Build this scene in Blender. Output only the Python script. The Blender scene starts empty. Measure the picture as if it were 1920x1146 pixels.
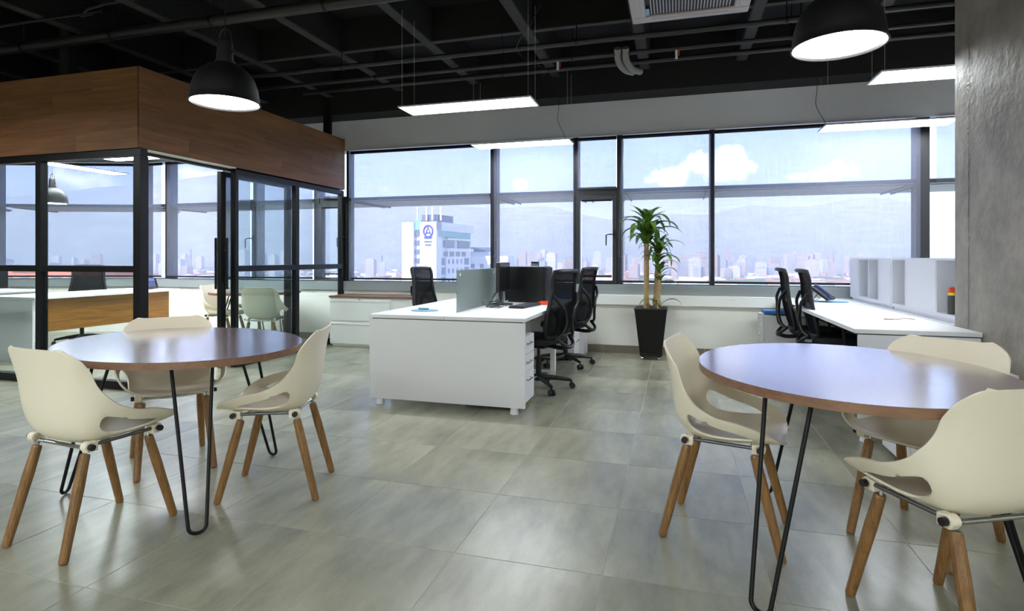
import bpy, bmesh, math, random
from math import sin, cos, pi, radians, sqrt
from mathutils import Vector, Matrix
random.seed(7)
SC = bpy.context.scene
COL = SC.collection

# ------------------------------------------------------------------ camera
TH = 0.2805
cam_data = bpy.data.cameras.new('camera')
cam = bpy.data.objects.new('camera', cam_data)
COL.objects.link(cam)
cam.location = (0, 0, 1.2)
cam.rotation_euler = (pi/2, 0, TH)
cam_data.sensor_width = 36.0
cam_data.lens = 1070.0/1920.0*36.0
cam_data.shift_x = 0.0
cam_data.shift_y = (484.0-573.0)/1920.0
cam_data.clip_start = 0.05
cam_data.clip_end = 30000
SC.camera = cam

# ------------------------------------------------------------------ view
SC.view_settings.view_transform = 'Standard'
SC.view_settings.look = 'None'
SC.view_settings.gamma = 1.0
SC.view_settings.use_curve_mapping = False
SC.view_settings.exposure = 1.85
SC.cycles.use_denoising = True
SC.cycles.max_bounces = 12
SC.cycles.diffuse_bounces = 4
SC.cycles.glossy_bounces = 4
SC.cycles.transmission_bounces = 8
SC.cycles.transparent_max_bounces = 24
SC.cycles.caustics_reflective = False
SC.cycles.caustics_refractive = False
SC.cycles.sample_clamp_indirect = 6.0

# ------------------------------------------------------------------ world sky
def s2l(c):
    return tuple(((v/255.0)/12.92 if v/255.0 <= 0.04045 else ((v/255.0+0.055)/1.055)**2.4) for v in c)

SKY = 1.36
w = bpy.data.worlds.new('sky'); SC.world = w
w.use_nodes = True
nt = w.node_tree
for n in list(nt.nodes): nt.nodes.remove(n)
def N(nt, t, **kw):
    n = nt.nodes.new(t)
    for k, v in kw.items(): setattr(n, k, v)
    return n
out = N(nt, 'ShaderNodeOutputWorld'); bg = N(nt, 'ShaderNodeBackground')
nt.links.new(bg.outputs[0], out.inputs[0])
tc = N(nt, 'ShaderNodeTexCoord')
sep = N(nt, 'ShaderNodeSeparateXYZ'); nt.links.new(tc.outputs['Generated'], sep.inputs[0])
ramp = N(nt, 'ShaderNodeValToRGB'); nt.links.new(sep.outputs['Z'], ramp.inputs[0])
cr = ramp.color_ramp
cr.elements[0].position = 0.0; cr.elements[0].color = (0.66, 0.73, 0.92, 1)
cr.elements[1].position = 1.0; cr.elements[1].color = (0.16, 0.33, 0.75, 1)
e = cr.elements.new(0.12); e.color = (0.31, 0.46, 0.88, 1)
e = cr.elements.new(0.30); e.color = (0.25, 0.41, 0.88, 1)
# clouds: cumulus banks low above the ridge, thin ones elsewhere
mp = N(nt, 'ShaderNodeMapping'); mp.inputs['Scale'].default_value = (7.0, 7.0, 20.0)
mp.inputs['Location'].default_value = (3.15, 1.7, 0.2)
nt.links.new(tc.outputs['Generated'], mp.inputs[0])
no = N(nt, 'ShaderNodeTexNoise'); no.inputs['Scale'].default_value = 1.0; no.inputs['Detail'].default_value = 9; no.inputs['Roughness'].default_value = 0.58
nt.links.new(mp.outputs[0], no.inputs['Vector'])
cramp = N(nt, 'ShaderNodeValToRGB'); nt.links.new(no.outputs['Fac'], cramp.inputs[0])
cramp.color_ramp.elements[0].position = 0.66; cramp.color_ramp.elements[0].color = (0, 0, 0, 1)
cramp.color_ramp.elements[1].position = 0.86; cramp.color_ramp.elements[1].color = (1, 1, 1, 1)
no2 = N(nt, 'ShaderNodeTexNoise'); no2.inputs['Scale'].default_value = 24.0; no2.inputs['Detail'].default_value = 7; no2.inputs['Roughness'].default_value = 0.6
nt.links.new(tc.outputs['Generated'], no2.inputs['Vector'])
def cloud_dir(px, py, rad, soft):
    x = (px-960)/1070.; z = (484-py)/1070.
    d = Vector((x*cos(TH)-sin(TH), x*sin(TH)+cos(TH), z)).normalized()
    vm = N(nt, 'ShaderNodeVectorMath', operation='SUBTRACT'); nt.links.new(tc.outputs['Generated'], vm.inputs[0]); vm.inputs[1].default_value = d
    sc2 = N(nt, 'ShaderNodeVectorMath', operation='MULTIPLY'); nt.links.new(vm.outputs[0], sc2.inputs[0]); sc2.inputs[1].default_value = (1, 1, 2.2)
    ln = N(nt, 'ShaderNodeVectorMath', operation='LENGTH'); nt.links.new(sc2.outputs[0], ln.inputs[0])
    ad = N(nt, 'ShaderNodeMath', operation='MULTIPLY_ADD'); nt.links.new(no2.outputs['Fac'], ad.inputs[0]); ad.inputs[1].default_value = -rad*3.4; nt.links.new(ln.outputs['Value'], ad.inputs[2])
    mr = N(nt, 'ShaderNodeMapRange'); nt.links.new(ad.outputs[0], mr.inputs[0])
    mr.inputs[1].default_value = -0.75*rad; mr.inputs[2].default_value = -0.75*rad-soft; mr.inputs[3].default_value = 0; mr.inputs[4].default_value = 1
    return mr.outputs[0]
acc = cramp.outputs[0]
for a in ((1340, 316, 0.060, 0.03), (1262, 332, 0.040, 0.02), (1560, 328, 0.038, 0.02), (1490, 334, 0.018, 0.015), (150, 340, 0.045, 0.03), (390, 330, 0.035, 0.03), (1215, 338, 0.02, 0.02), (975, 345, 0.022, 0.02)):
    mx = N(nt, 'ShaderNodeMath', operation='MAXIMUM'); nt.links.new(acc, mx.inputs[0]); nt.links.new(cloud_dir(*a), mx.inputs[1]); acc = mx.outputs[0]
mul = N(nt, 'ShaderNodeMath', operation='MULTIPLY'); nt.links.new(acc, mul.inputs[0]); mul.inputs[1].default_value = 0.75
mix = N(nt, 'ShaderNodeMixRGB'); nt.links.new(mul.outputs[0], mix.inputs[0]); nt.links.new(ramp.outputs[0], mix.inputs[1]); mix.inputs[2].default_value = (1.40, 1.36, 1.33, 1)
nt.links.new(mix.outputs[0], bg.inputs[0]); bg.inputs[1].default_value = SKY
try: w.cycles.sampling_method = 'MANUAL'; w.cycles.sample_map_resolution = 512
except Exception: pass

# ------------------------------------------------------------------ sun (behind the building, left)
sd = bpy.data.lights.new('sun', 'SUN'); sd.energy = 5.6; sd.angle = radians(1.0); sd.color = (1.0, 0.95, 0.87)
sun = bpy.data.objects.new('sun', sd); COL.objects.link(sun)
sun.rotation_euler = (radians(42), 0, radians(-28))

LED = 10.5        # emission of the ceiling LED panels
PEND = 9.0       # emission of the pendant diffusers

# ------------------------------------------------------------------ materials
MATS = {}
def mat(name, col, rough=0.5, metal=0.0, spec=0.5, bump=0.0, bscale=200, var=0.0, vscale=4.0, alpha=None, coat=0.0, stretch=(1, 1, 1), rand=0.0):
    if name in MATS: return MATS[name]
    m = bpy.data.materials.new(name); m.use_nodes = True
    nt = m.node_tree; b = nt.nodes['Principled BSDF']
    c = s2l(col) if max(col) > 1.5 else col
    b.inputs['Base Color'].default_value = (*c, 1)
    b.inputs['Roughness'].default_value = rough; b.inputs['Metallic'].default_value = metal
    b.inputs['Specular IOR Level'].default_value = spec
    b.inputs['Coat Weight'].default_value = coat
    tcn = N(nt, 'ShaderNodeTexCoord'); mp = N(nt, 'ShaderNodeMapping'); mp.inputs['Scale'].default_value = stretch
    nt.links.new(tcn.outputs['Object'], mp.inputs[0])
    if var > 0 or rand > 0:
        n1 = N(nt, 'ShaderNodeTexNoise'); n1.inputs['Scale'].default_value = vscale; n1.inputs['Detail'].default_value = 6
        nt.links.new(mp.outputs[0], n1.inputs['Vector'])
        mr = N(nt, 'ShaderNodeMapRange'); nt.links.new(n1.outputs['Fac'], mr.inputs[0])
        mr.inputs[1].default_value = 0.3; mr.inputs[2].default_value = 0.7
        mr.inputs[3].default_value = 1-var; mr.inputs[4].default_value = 1+var
        src = mr.outputs[0]
        if rand > 0:
            oi = N(nt, 'ShaderNodeObjectInfo'); r2 = N(nt, 'ShaderNodeMapRange'); nt.links.new(oi.outputs['Random'], r2.inputs[0])
            r2.inputs[3].default_value = 1-rand; r2.inputs[4].default_value = 1+rand
            mu = N(nt, 'ShaderNodeMath', operation='MULTIPLY'); nt.links.new(src, mu.inputs[0]); nt.links.new(r2.outputs[0], mu.inputs[1]); src = mu.outputs[0]
        vm = N(nt, 'ShaderNodeVectorMath', operation='SCALE'); vm.inputs[0].default_value = c
        nt.links.new(src, vm.inputs['Scale']); nt.links.new(vm.outputs[0], b.inputs['Base Color'])
    if bump > 0:
        n2 = N(nt, 'ShaderNodeTexNoise'); n2.inputs['Scale'].default_value = bscale; n2.inputs['Detail'].default_value = 3
        nt.links.new(mp.outputs[0], n2.inputs['Vector'])
        bp = N(nt, 'ShaderNodeBump'); bp.inputs['Strength'].default_value = bump; bp.inputs['Distance'].default_value = 0.002
        nt.links.new(n2.outputs['Fac'], bp.inputs['Height']); nt.links.new(bp.outputs[0], b.inputs['Normal'])
    MATS[name] = m
    return m

def wood(name, dark, light, axis=0, scale=1.0, rough=0.4, spec=0.5, randloc=0.0, rand=0.0, contrast=(0.3, 0.7), coat=0.0):
    """grain streaks running along the given local axis"""
    m = bpy.data.materials.new(name); m.use_nodes = True
    nt = m.node_tree; b = nt.nodes['Principled BSDF']
    tcn = N(nt, 'ShaderNodeTexCoord'); oi = N(nt, 'ShaderNodeObjectInfo')
    vm = N(nt, 'ShaderNodeVectorMath', operation='SCALE'); vm.inputs[0].default_value = (37.0, 21.0, 53.0)
    nt.links.new(oi.outputs['Random'], vm.inputs['Scale'])
    ad = N(nt, 'ShaderNodeVectorMath', operation='ADD'); nt.links.new(tcn.outputs['Object'], ad.inputs[0]); nt.links.new(vm.outputs[0], ad.inputs[1])
    if randloc <= 0: nt.links.remove(ad.inputs[1].links[0]); ad.inputs[1].default_value = (0, 0, 0)
    mp = N(nt, 'ShaderNodeMapping'); sc_ = [22*scale]*3; sc_[axis] = 1.6*scale; mp.inputs['Scale'].default_value = sc_
    nt.links.new(ad.outputs[0], mp.inputs[0])
    n1 = N(nt, 'ShaderNodeTexNoise'); n1.inputs['Scale'].default_value = 1.0; n1.inputs['Detail'].default_value = 8; n1.inputs['Roughness'].default_value = 0.62; n1.inputs['Distortion'].default_value = 0.6
    nt.links.new(mp.outputs[0], n1.inputs['Vector'])
    mp2 = N(nt, 'ShaderNodeMapping'); s2 = [150*scale]*3; s2[axis] = 5*scale; mp2.inputs['Scale'].default_value = s2
    nt.links.new(ad.outputs[0], mp2.inputs[0])
    n2 = N(nt, 'ShaderNodeTexNoise'); n2.inputs['Scale'].default_value = 1.0; n2.inputs['Detail'].default_value = 3
    nt.links.new(mp2.outputs[0], n2.inputs['Vector'])
    mm = N(nt, 'ShaderNodeMath', operation='MULTIPLY_ADD'); nt.links.new(n2.outputs['Fac'], mm.inputs[0]); mm.inputs[1].default_value = 0.35; 
    sb = N(nt, 'ShaderNodeMath', operation='MULTIPLY'); nt.links.new(n1.outputs['Fac'], sb.inputs[0]); sb.inputs[1].default_value = 0.72
    nt.links.new(sb.outputs[0], mm.inputs[2])
    rp = N(nt, 'ShaderNodeValToRGB'); nt.links.new(mm.outputs[0], rp.inputs[0])
    rp.color_ramp.elements[0].position = contrast[0]; rp.color_ramp.elements[0].color = (*s2l(dark), 1)
    rp.color_ramp.elements[1].position = contrast[1]; rp.color_ramp.elements[1].color = (*s2l(light), 1)
    last = rp.outputs[0]
    if rand > 0:
        r2 = N(nt, 'ShaderNodeMapRange'); nt.links.new(oi.outputs['Random'], r2.inputs[0]); r2.inputs[3].default_value = 1-rand; r2.inputs[4].default_value = 1+rand
        v2 = N(nt, 'ShaderNodeVectorMath', operation='SCALE'); nt.links.new(last, v2.inputs[0]); nt.links.new(r2.outputs[0], v2.inputs['Scale']); last = v2.outputs[0]
    nt.links.new(last, b.inputs['Base Color'])
    b.inputs['Roughness'].default_value = rough; b.inputs['Specular IOR Level'].default_value = spec; b.inputs['Coat Weight'].default_value = coat; b.inputs['Coat Roughness'].default_value = 0.16
    bp = N(nt, 'ShaderNodeBump'); bp.inputs['Strength'].default_value = 0.15; bp.inputs['Distance'].default_value = 0.001
    nt.links.new(n2.outputs['Fac'], bp.inputs['Height']); nt.links.new(bp.outputs[0], b.inputs['Normal'])
    MATS[name] = m
    return m

def emis(name, col, strength):
    m = bpy.data.materials.new(name); m.use_nodes = True; nt = m.node_tree
    b = nt.nodes['Principled BSDF']; b.inputs['Base Color'].default_value = (0.8, 0.8, 0.8, 1)
    b.inputs['Emission Color'].default_value = (*col, 1); b.inputs['Emission Strength'].default_value = strength
    MATS[name] = m; return m

def glass_mat(name, tint, tr, refl=0.03, rough=0.0):
    """thin architectural glass: see-through plus fresnel mirror, no caustics"""
    m = bpy.data.materials.new(name); m.use_nodes = True; nt = m.node_tree
    for n in list(nt.nodes): nt.nodes.remove(n)
    o = N(nt, 'ShaderNodeOutputMaterial'); t = N(nt, 'ShaderNodeBsdfTransparent'); g = N(nt, 'ShaderNodeBsdfGlossy'); mx = N(nt, 'ShaderNodeMixShader'); lw = N(nt, 'ShaderNodeLayerWeight'); lw.inputs[0].default_value = 0.5
    t.inputs[0].default_value = (*[v*tr for v in tint], 1); g.inputs[0].default_value = (0.9, 0.95, 0.95, 1); g.inputs['Roughness'].default_value = rough
    pw = N(nt, 'ShaderNodeMath', operation='POWER'); nt.links.new(lw.outputs['Facing'], pw.inputs[0]); pw.inputs[1].default_value = 5.0
    f = N(nt, 'ShaderNodeMath', operation='MULTIPLY_ADD'); nt.links.new(pw.outputs[0], f.inputs[0]); f.inputs[1].default_value = 0.9; f.inputs[2].default_value = refl
    nt.links.new(f.outputs[0], mx.inputs[0]); nt.links.new(t.outputs[0], mx.inputs[1]); nt.links.new(g.outputs[0], mx.inputs[2]); nt.links.new(mx.outputs[0], o.inputs[0])
    MATS[name] = m; return m

def screen_mat(name, tr, fab, weave=420.0):
    """sun-screen roller fabric: open weave that lets part of the view through, rest glows as diffuse cloth"""
    m = bpy.data.materials.new(name); m.use_nodes = True; nt = m.node_tree
    for n in list(nt.nodes): nt.nodes.remove(n)
    o = N(nt, 'ShaderNodeOutputMaterial'); t = N(nt, 'ShaderNodeBsdfTransparent'); d = N(nt, 'ShaderNodeBsdfDiffuse'); tl = N(nt, 'ShaderNodeBsdfTranslucent')
    a = N(nt, 'ShaderNodeMixShader'); mx = N(nt, 'ShaderNodeMixShader')
    t.inputs[0].default_value = (1.0, 0.975, 1.0, 1); d.inputs[0].default_value = (*fab, 1); tl.inputs[0].default_value = (*fab, 1)
    a.inputs[0].default_value = 0.82
    nt.links.new(d.outputs[0], a.inputs[1]); nt.links.new(tl.outputs[0], a.inputs[2])
    tcn = N(nt, 'ShaderNodeTexCoord')
    mp = N(nt, 'ShaderNodeMapping'); mp.inputs['Scale'].default_value = (60, 60, 3.0); nt.links.new(tcn.outputs['Object'], mp.inputs[0])
    n1 = N(nt, 'ShaderNodeTexNoise'); n1.inputs['Scale'].default_value = 1.0; n1.inputs['Detail'].default_value = 2; nt.links.new(mp.outputs[0], n1.inputs['Vector'])
    mp3 = N(nt, 'ShaderNodeMapping'); mp3.inputs['Scale'].default_value = (3, 3, 80.0); nt.links.new(tcn.outputs['Object'], mp3.inputs[0])
    n3 = N(nt, 'ShaderNodeTexNoise'); n3.inputs['Scale'].default_value = 1.0; n3.inputs['Detail'].default_value = 2; nt.links.new(mp3.outputs[0], n3.inputs['Vector'])
    ad = N(nt, 'ShaderNodeMath', operation='ADD'); nt.links.new(n1.outputs['Fac'], ad.inputs[0]); nt.links.new(n3.outputs['Fac'], ad.inputs[1])
    mr = N(nt, 'ShaderNodeMapRange'); nt.links.new(ad.outputs[0], mr.inputs[0]); mr.inputs[1].default_value = 0.6; mr.inputs[2].default_value = 1.4
    mr.inputs[3].default_value = tr-0.025; mr.inputs[4].default_value = tr+0.025
    nt.links.new(mr.outputs[0], mx.inputs[0]); nt.links.new(a.outputs[0], mx.inputs[1]); nt.links.new(t.outputs[0], mx.inputs[2]); nt.links.new(mx.outputs[0], o.inputs[0])
    MATS[name] = m; return m

def tile_mat(name='floor_tile'):
    m = bpy.data.materials.new(name); m.use_nodes = True; nt = m.node_tree; b = nt.nodes['Principled BSDF']
    tcn = N(nt, 'ShaderNodeTexCoord'); oi = N(nt, 'ShaderNodeObjectInfo')
    vm = N(nt, 'ShaderNodeVectorMath', operation='SCALE'); vm.inputs[0].default_value = (91.0, 47.0, 13.0); nt.links.new(oi.outputs['Random'], vm.inputs['Scale'])
    ad = N(nt, 'ShaderNodeVectorMath', operation='ADD'); nt.links.new(tcn.outputs['Object'], ad.inputs[0]); nt.links.new(vm.outputs[0], ad.inputs[1])
    mp = N(nt, 'ShaderNodeMapping'); mp.inputs['Scale'].default_value = (4.6, 1.5, 1); nt.links.new(ad.outputs[0], mp.inputs[0])
    n1 = N(nt, 'ShaderNodeTexNoise'); n1.inputs['Scale'].default_value = 1.0; n1.inputs['Detail'].default_value = 7; n1.inputs['Roughness'].default_value = 0.6; nt.links.new(mp.outputs[0], n1.inputs['Vector'])
    rp = N(nt, 'ShaderNodeValToRGB'); nt.links.new(n1.outputs['Fac'], rp.inputs[0])
    rp.color_ramp.elements[0].position = 0.1; rp.color_ramp.elements[0].color = (*s2l((100, 101, 87)), 1)
    rp.color_ramp.elements[1].position = 0.9; rp.color_ramp.elements[1].color = (*s2l((186, 184, 161)), 1)
    n2 = N(nt, 'ShaderNodeTexNoise'); n2.inputs['Scale'].default_value = 130; n2.inputs['Detail'].default_value = 3; nt.links.new(ad.outputs[0], n2.inputs['Vector'])
    r3 = N(nt, 'ShaderNodeMapRange'); nt.links.new(n2.outputs['Fac'], r3.inputs[0]); r3.inputs[3].default_value = 0.90; r3.inputs[4].default_value = 1.10
    r2 = N(nt, 'ShaderNodeMapRange'); nt.links.new(oi.outputs['Random'], r2.inputs[0]); r2.inputs[3].default_value = 0.93; r2.inputs[4].default_value = 1.07
    mu = N(nt, 'ShaderNodeMath', operation='MULTIPLY'); nt.links.new(r2.outputs[0], mu.inputs[0]); nt.links.new(r3.outputs[0], mu.inputs[1])
    v2 = N(nt, 'ShaderNodeVectorMath', operation='SCALE'); nt.links.new(rp.outputs[0], v2.inputs[0]); nt.links.new(mu.outputs[0], v2.inputs['Scale'])
    nt.links.new(v2.outputs[0], b.inputs['Base Color'])
    b.inputs['Roughness'].default_value = 0.27; b.inputs['Specular IOR Level'].default_value = 0.5
    MATS[name] = m; return m

def concrete_mat(name, dark, light, bump=0.6, rough=0.6, pits=True):
    m = bpy.data.materials.new(name); m.use_nodes = True; nt = m.node_tree; b = nt.nodes['Principled BSDF']
    tcn = N(nt, 'ShaderNodeTexCoord')
    n1 = N(nt, 'ShaderNodeTexNoise'); n1.inputs['Scale'].default_value = 2.2; n1.inputs['Detail'].default_value = 10; n1.inputs['Roughness'].default_value = 0.65; nt.links.new(tcn.outputs['Object'], n1.inputs['Vector'])
    rp = N(nt, 'ShaderNodeValToRGB'); nt.links.new(n1.outputs['Fac'], rp.inputs[0])
    rp.color_ramp.elements[0].position = 0.3; rp.color_ramp.elements[0].color = (*s2l(dark), 1)
    rp.color_ramp.elements[1].position = 0.7; rp.color_ramp.elements[1].color = (*s2l(light), 1)
    n2 = N(nt, 'ShaderNodeTexNoise'); n2.inputs['Scale'].default_value = 14; n2.inputs['Detail'].default_value = 8; nt.links.new(tcn.outputs['Object'], n2.inputs['Vector'])
    vo = N(nt, 'ShaderNodeTexVoronoi'); vo.inputs['Scale'].default_value = 26; nt.links.new(tcn.outputs['Object'], vo.inputs['Vector'])
    pr = N(nt, 'ShaderNodeMapRange'); nt.links.new(vo.outputs['Distance'], pr.inputs[0]); pr.inputs[1].default_value = 0.05; pr.inputs[2].default_value = 0.14; pr.inputs[3].default_value = 0.0; pr.inputs[4].default_value = 1.0
    # only some of the voronoi points become air-bubble pits
    gt = N(nt, 'ShaderNodeMath', operation='GREATER_THAN'); sc3 = N(nt, 'ShaderNodeSeparateColor'); nt.links.new(vo.outputs['Color'], sc3.inputs[0]); nt.links.new(sc3.outputs[0], gt.inputs[0]); gt.inputs[1].default_value = 0.25
    mxp = N(nt, 'ShaderNodeMath', operation='MAXIMUM'); nt.links.new(pr.outputs[0], mxp.inputs[0]); nt.links.new(gt.outputs[0], mxp.inputs[1])
    hh = N(nt, 'ShaderNodeMath', operation='MULTIPLY_ADD'); nt.links.new(n2.outputs['Fac'], hh.inputs[0]); hh.inputs[1].default_value = 1.2; nt.links.new(mxp.outputs[0], hh.inputs[2])
    bp = N(nt, 'ShaderNodeBump'); bp.inputs['Strength'].default_value = bump; bp.inputs['Distance'].default_value = 0.008
    nt.links.new(hh.outputs[0], bp.inputs['Height']); nt.links.new(bp.outputs[0], b.inputs['Normal'])
    pm = N(nt, 'ShaderNodeMapRange'); nt.links.new(mxp.outputs[0], pm.inputs[0]); pm.inputs[3].default_value = 0.6; pm.inputs[4].default_value = 1
    v2 = N(nt, 'ShaderNodeVectorMath', operation='SCALE'); nt.links.new(rp.outputs[0], v2.inputs[0]); nt.links.new(pm.outputs[0], v2.inputs['Scale'])
    nt.links.new(v2.outputs[0], b.inputs['Base Color'])
    b.inputs['Roughness'].default_value = rough; b.inputs['Specular IOR Level'].default_value = 0.6
    MATS[name] = m; return m

M_tile = tile_mat()
M_skirt = mat('skirting_stone', (122, 116, 104), 0.4, var=0.12, vscale=6)
M_grout = mat('grout', (176, 174, 164), 0.8)
M_white_wall = mat('white_wall', (242, 243, 236), 0.7, bump=0.1, bscale=60)
M_band = mat('grey_soffit_paint', (200, 200, 207), 0.75)
M_sill = mat('grey_aluminium_sill', (150, 158, 160), 0.45, 0.1)
M_black = mat('black_powder_coat', (10, 10, 12), 0.45, spec=0.3)
M_winframe = mat('anthracite_window_frame', (27, 29, 36), 0.45)
M_ceil = mat('black_ceiling_paint', (0.0022, 0.0022, 0.0024), 0.85)
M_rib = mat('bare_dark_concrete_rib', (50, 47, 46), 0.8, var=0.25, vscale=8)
M_pipe = mat('painted_pipe', (30, 29, 31), 0.42)
M_conc = concrete_mat('raw_concrete', (122, 115, 105), (172, 165, 152), 0.9, 0.55)
M_ledf = mat('led_frame', (205, 208, 210), 0.4)
M_led = emis('led_diffuser', (0.93, 0.975, 1.0), LED)
M_led2 = emis('led_diffuser_fill_office', (0.93, 0.975, 1.0), 15.0)  # stronger emission, shared by the added fill panels and the seen office panels
M_lamp = mat('matte_black_lamp', (13, 13, 14), 0.6)
M_lampd = emis('lamp_diffuser', (0.96, 0.98, 1.0), PEND)
M_shell = mat('cream_plastic', (236, 228, 206), 0.38, spec=0.45)
M_chrome = mat('chrome', (205, 207, 210), 0.12, 1.0)
M_rod = mat('dark_steel_rod', (110, 110, 112), 0.3, 0.8)
M_rub = mat('black_rubber', (14, 14, 15), 0.5)
M_oak = wood('oiled_oak', (88, 60, 30), (158, 117, 68), axis=2, scale=2.2, rough=0.42, randloc=1, rand=0.1)
M_walnut = wood('walnut_laminate', (94, 69, 58), (140, 108, 93), axis=0, scale=0.8, rough=0.19, spec=0.9, coat=1.0)
M_wedge = wood('walnut_edge', (110, 79, 60), (148, 110, 84), axis=0, scale=1.4, rough=0.4)
M_fascia = wood('oak_laminate_plank', (90, 60, 37), (138, 96, 62), axis=0, scale=0.55, rough=0.55, spec=0.3, randloc=1, rand=0.05)
M_desk = mat('white_laminate', (232, 233, 236), 0.42, spec=0.45)
M_deskgap = mat('dark_joint', (60, 62, 66), 0.6)
M_cabwhite = mat('white_metal', (240, 243, 240), 0.4)
M_greywhite = mat('grey_white_laminate', (222, 224, 230), 0.5)
M_mesh = mat('black_mesh_fabric', (20, 21, 23), 0.8, bump=0.4, bscale=600)
M_plastic = mat('black_plastic', (20, 20, 22), 0.38)
M_pc = mat('black_pc_case', (14, 14, 15), 0.3)
M_screen = mat('monitor_glass', (8, 9, 11), 0.18)
M_key = mat('key_grey', (38, 40, 44), 0.45)
M_orange = mat('orange_red_plastic', (232, 70, 24), 0.4)
M_yellow = mat('yellow_plastic', (240, 220, 40), 0.4)
M_blue = mat('blue_plastic', (40, 110, 180), 0.4)
M_bluep = mat('slate_blue_plastic', (70, 80, 120), 0.4)
M_mat = mat('blue_mousepad', (120, 165, 185), 0.7)
M_pot = mat('black_planter', (9, 9, 9), 0.45, spec=0.3)
M_soil = mat('potting_soil', (50, 38, 28), 0.9, bump=0.8, bscale=40)
M_bark = mat('dracaena_bark', (168, 142, 104), 0.8, bump=0.8, bscale=30, var=0.25, vscale=30, stretch=(1, 1, 4))
M_glass = glass_mat('clear_glass', (0.93, 0.97, 0.97), 0.93)
M_wglass = glass_mat('window_glass', (0.97, 0.99, 1.0), 0.98, 0.004)
M_louver = mat('louvre_aluminium', (92, 89, 92), 0.5)
M_blind = screen_mat('blind_fabric', 0.60, (0.33, 0.33, 0.37))

def leaf_mat():
    m = bpy.data.materials.new('dracaena_leaf'); m.use_nodes = True; nt = m.node_tree; b = nt.nodes['Principled BSDF']
    tcn = N(nt, 'ShaderNodeTexCoord'); n1 = N(nt, 'ShaderNodeTexNoise'); n1.inputs['Scale'].default_value = 14; nt.links.new(tcn.outputs['Object'], n1.inputs['Vector'])
    oi = N(nt, 'ShaderNodeObjectInfo'); ad = N(nt, 'ShaderNodeMath', operation='MULTIPLY_ADD'); nt.links.new(oi.outputs['Random'], ad.inputs[0]); ad.inputs[1].default_value = 0.5; nt.links.new(n1.outputs['Fac'], ad.inputs[2])
    rp = N(nt, 'ShaderNodeValToRGB'); nt.links.new(ad.outputs[0], rp.inputs[0])
    rp.color_ramp.elements[0].position = 0.4; rp.color_ramp.elements[0].color = (*s2l((32, 66, 26)), 1)
    rp.color_ramp.elements[1].position = 0.95; rp.color_ramp.elements[1].color = (*s2l((112, 152, 48)), 1)
    nt.links.new(rp.outputs[0], b.inputs['Base Color']); b.inputs['Roughness'].default_value = 0.35
    tr = N(nt, 'ShaderNodeBsdfTranslucent'); nt.links.new(rp.outputs[0], tr.inputs[0]); mx = N(nt, 'ShaderNodeMixShader'); mx.inputs[0].default_value = 0.3
    o = nt.nodes['Material Output']; nt.links.new(b.outputs[0], mx.inputs[1]); nt.links.new(tr.outputs[0], mx.inputs[2]); nt.links.new(mx.outputs[0], o.inputs[0])
    return m
M_leaf = leaf_mat()

def frost_mat():
    m = bpy.data.materials.new('frosted_glass'); m.use_nodes = True; nt = m.node_tree
    for n in list(nt.nodes): nt.nodes.remove(n)
    o = N(nt, 'ShaderNodeOutputMaterial'); t = N(nt, 'ShaderNodeBsdfTransparent'); d = N(nt, 'ShaderNodeBsdfDiffuse'); tl = N(nt, 'ShaderNodeBsdfTranslucent'); g = N(nt, 'ShaderNodeBsdfGlossy')
    c = (*s2l((232, 247, 243)), 1); d.inputs[0].default_value = c; tl.inputs[0].default_value = c; t.inputs[0].default_value = (0.93, 0.985, 0.975, 1); g.inputs['Roughness'].default_value = 0.15
    a = N(nt, 'ShaderNodeMixShader'); a.inputs[0].default_value = 0.5; b = N(nt, 'ShaderNodeMixShader'); b.inputs[0].default_value = 0.5; e = N(nt, 'ShaderNodeMixShader'); f = N(nt, 'ShaderNodeFresnel'); f.inputs[0].default_value = 1.4
    nt.links.new(d.outputs[0], a.inputs[1]); nt.links.new(tl.outputs[0], a.inputs[2]); nt.links.new(a.outputs[0], b.inputs[1]); nt.links.new(t.outputs[0], b.inputs[2])
    nt.links.new(f.outputs[0], e.inputs[0]); nt.links.new(b.outputs[0], e.inputs[1]); nt.links.new(g.outputs[0], e.inputs[2]); nt.links.new(e.outputs[0], o.inputs[0])
    return m
M_frost = frost_mat()

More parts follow.
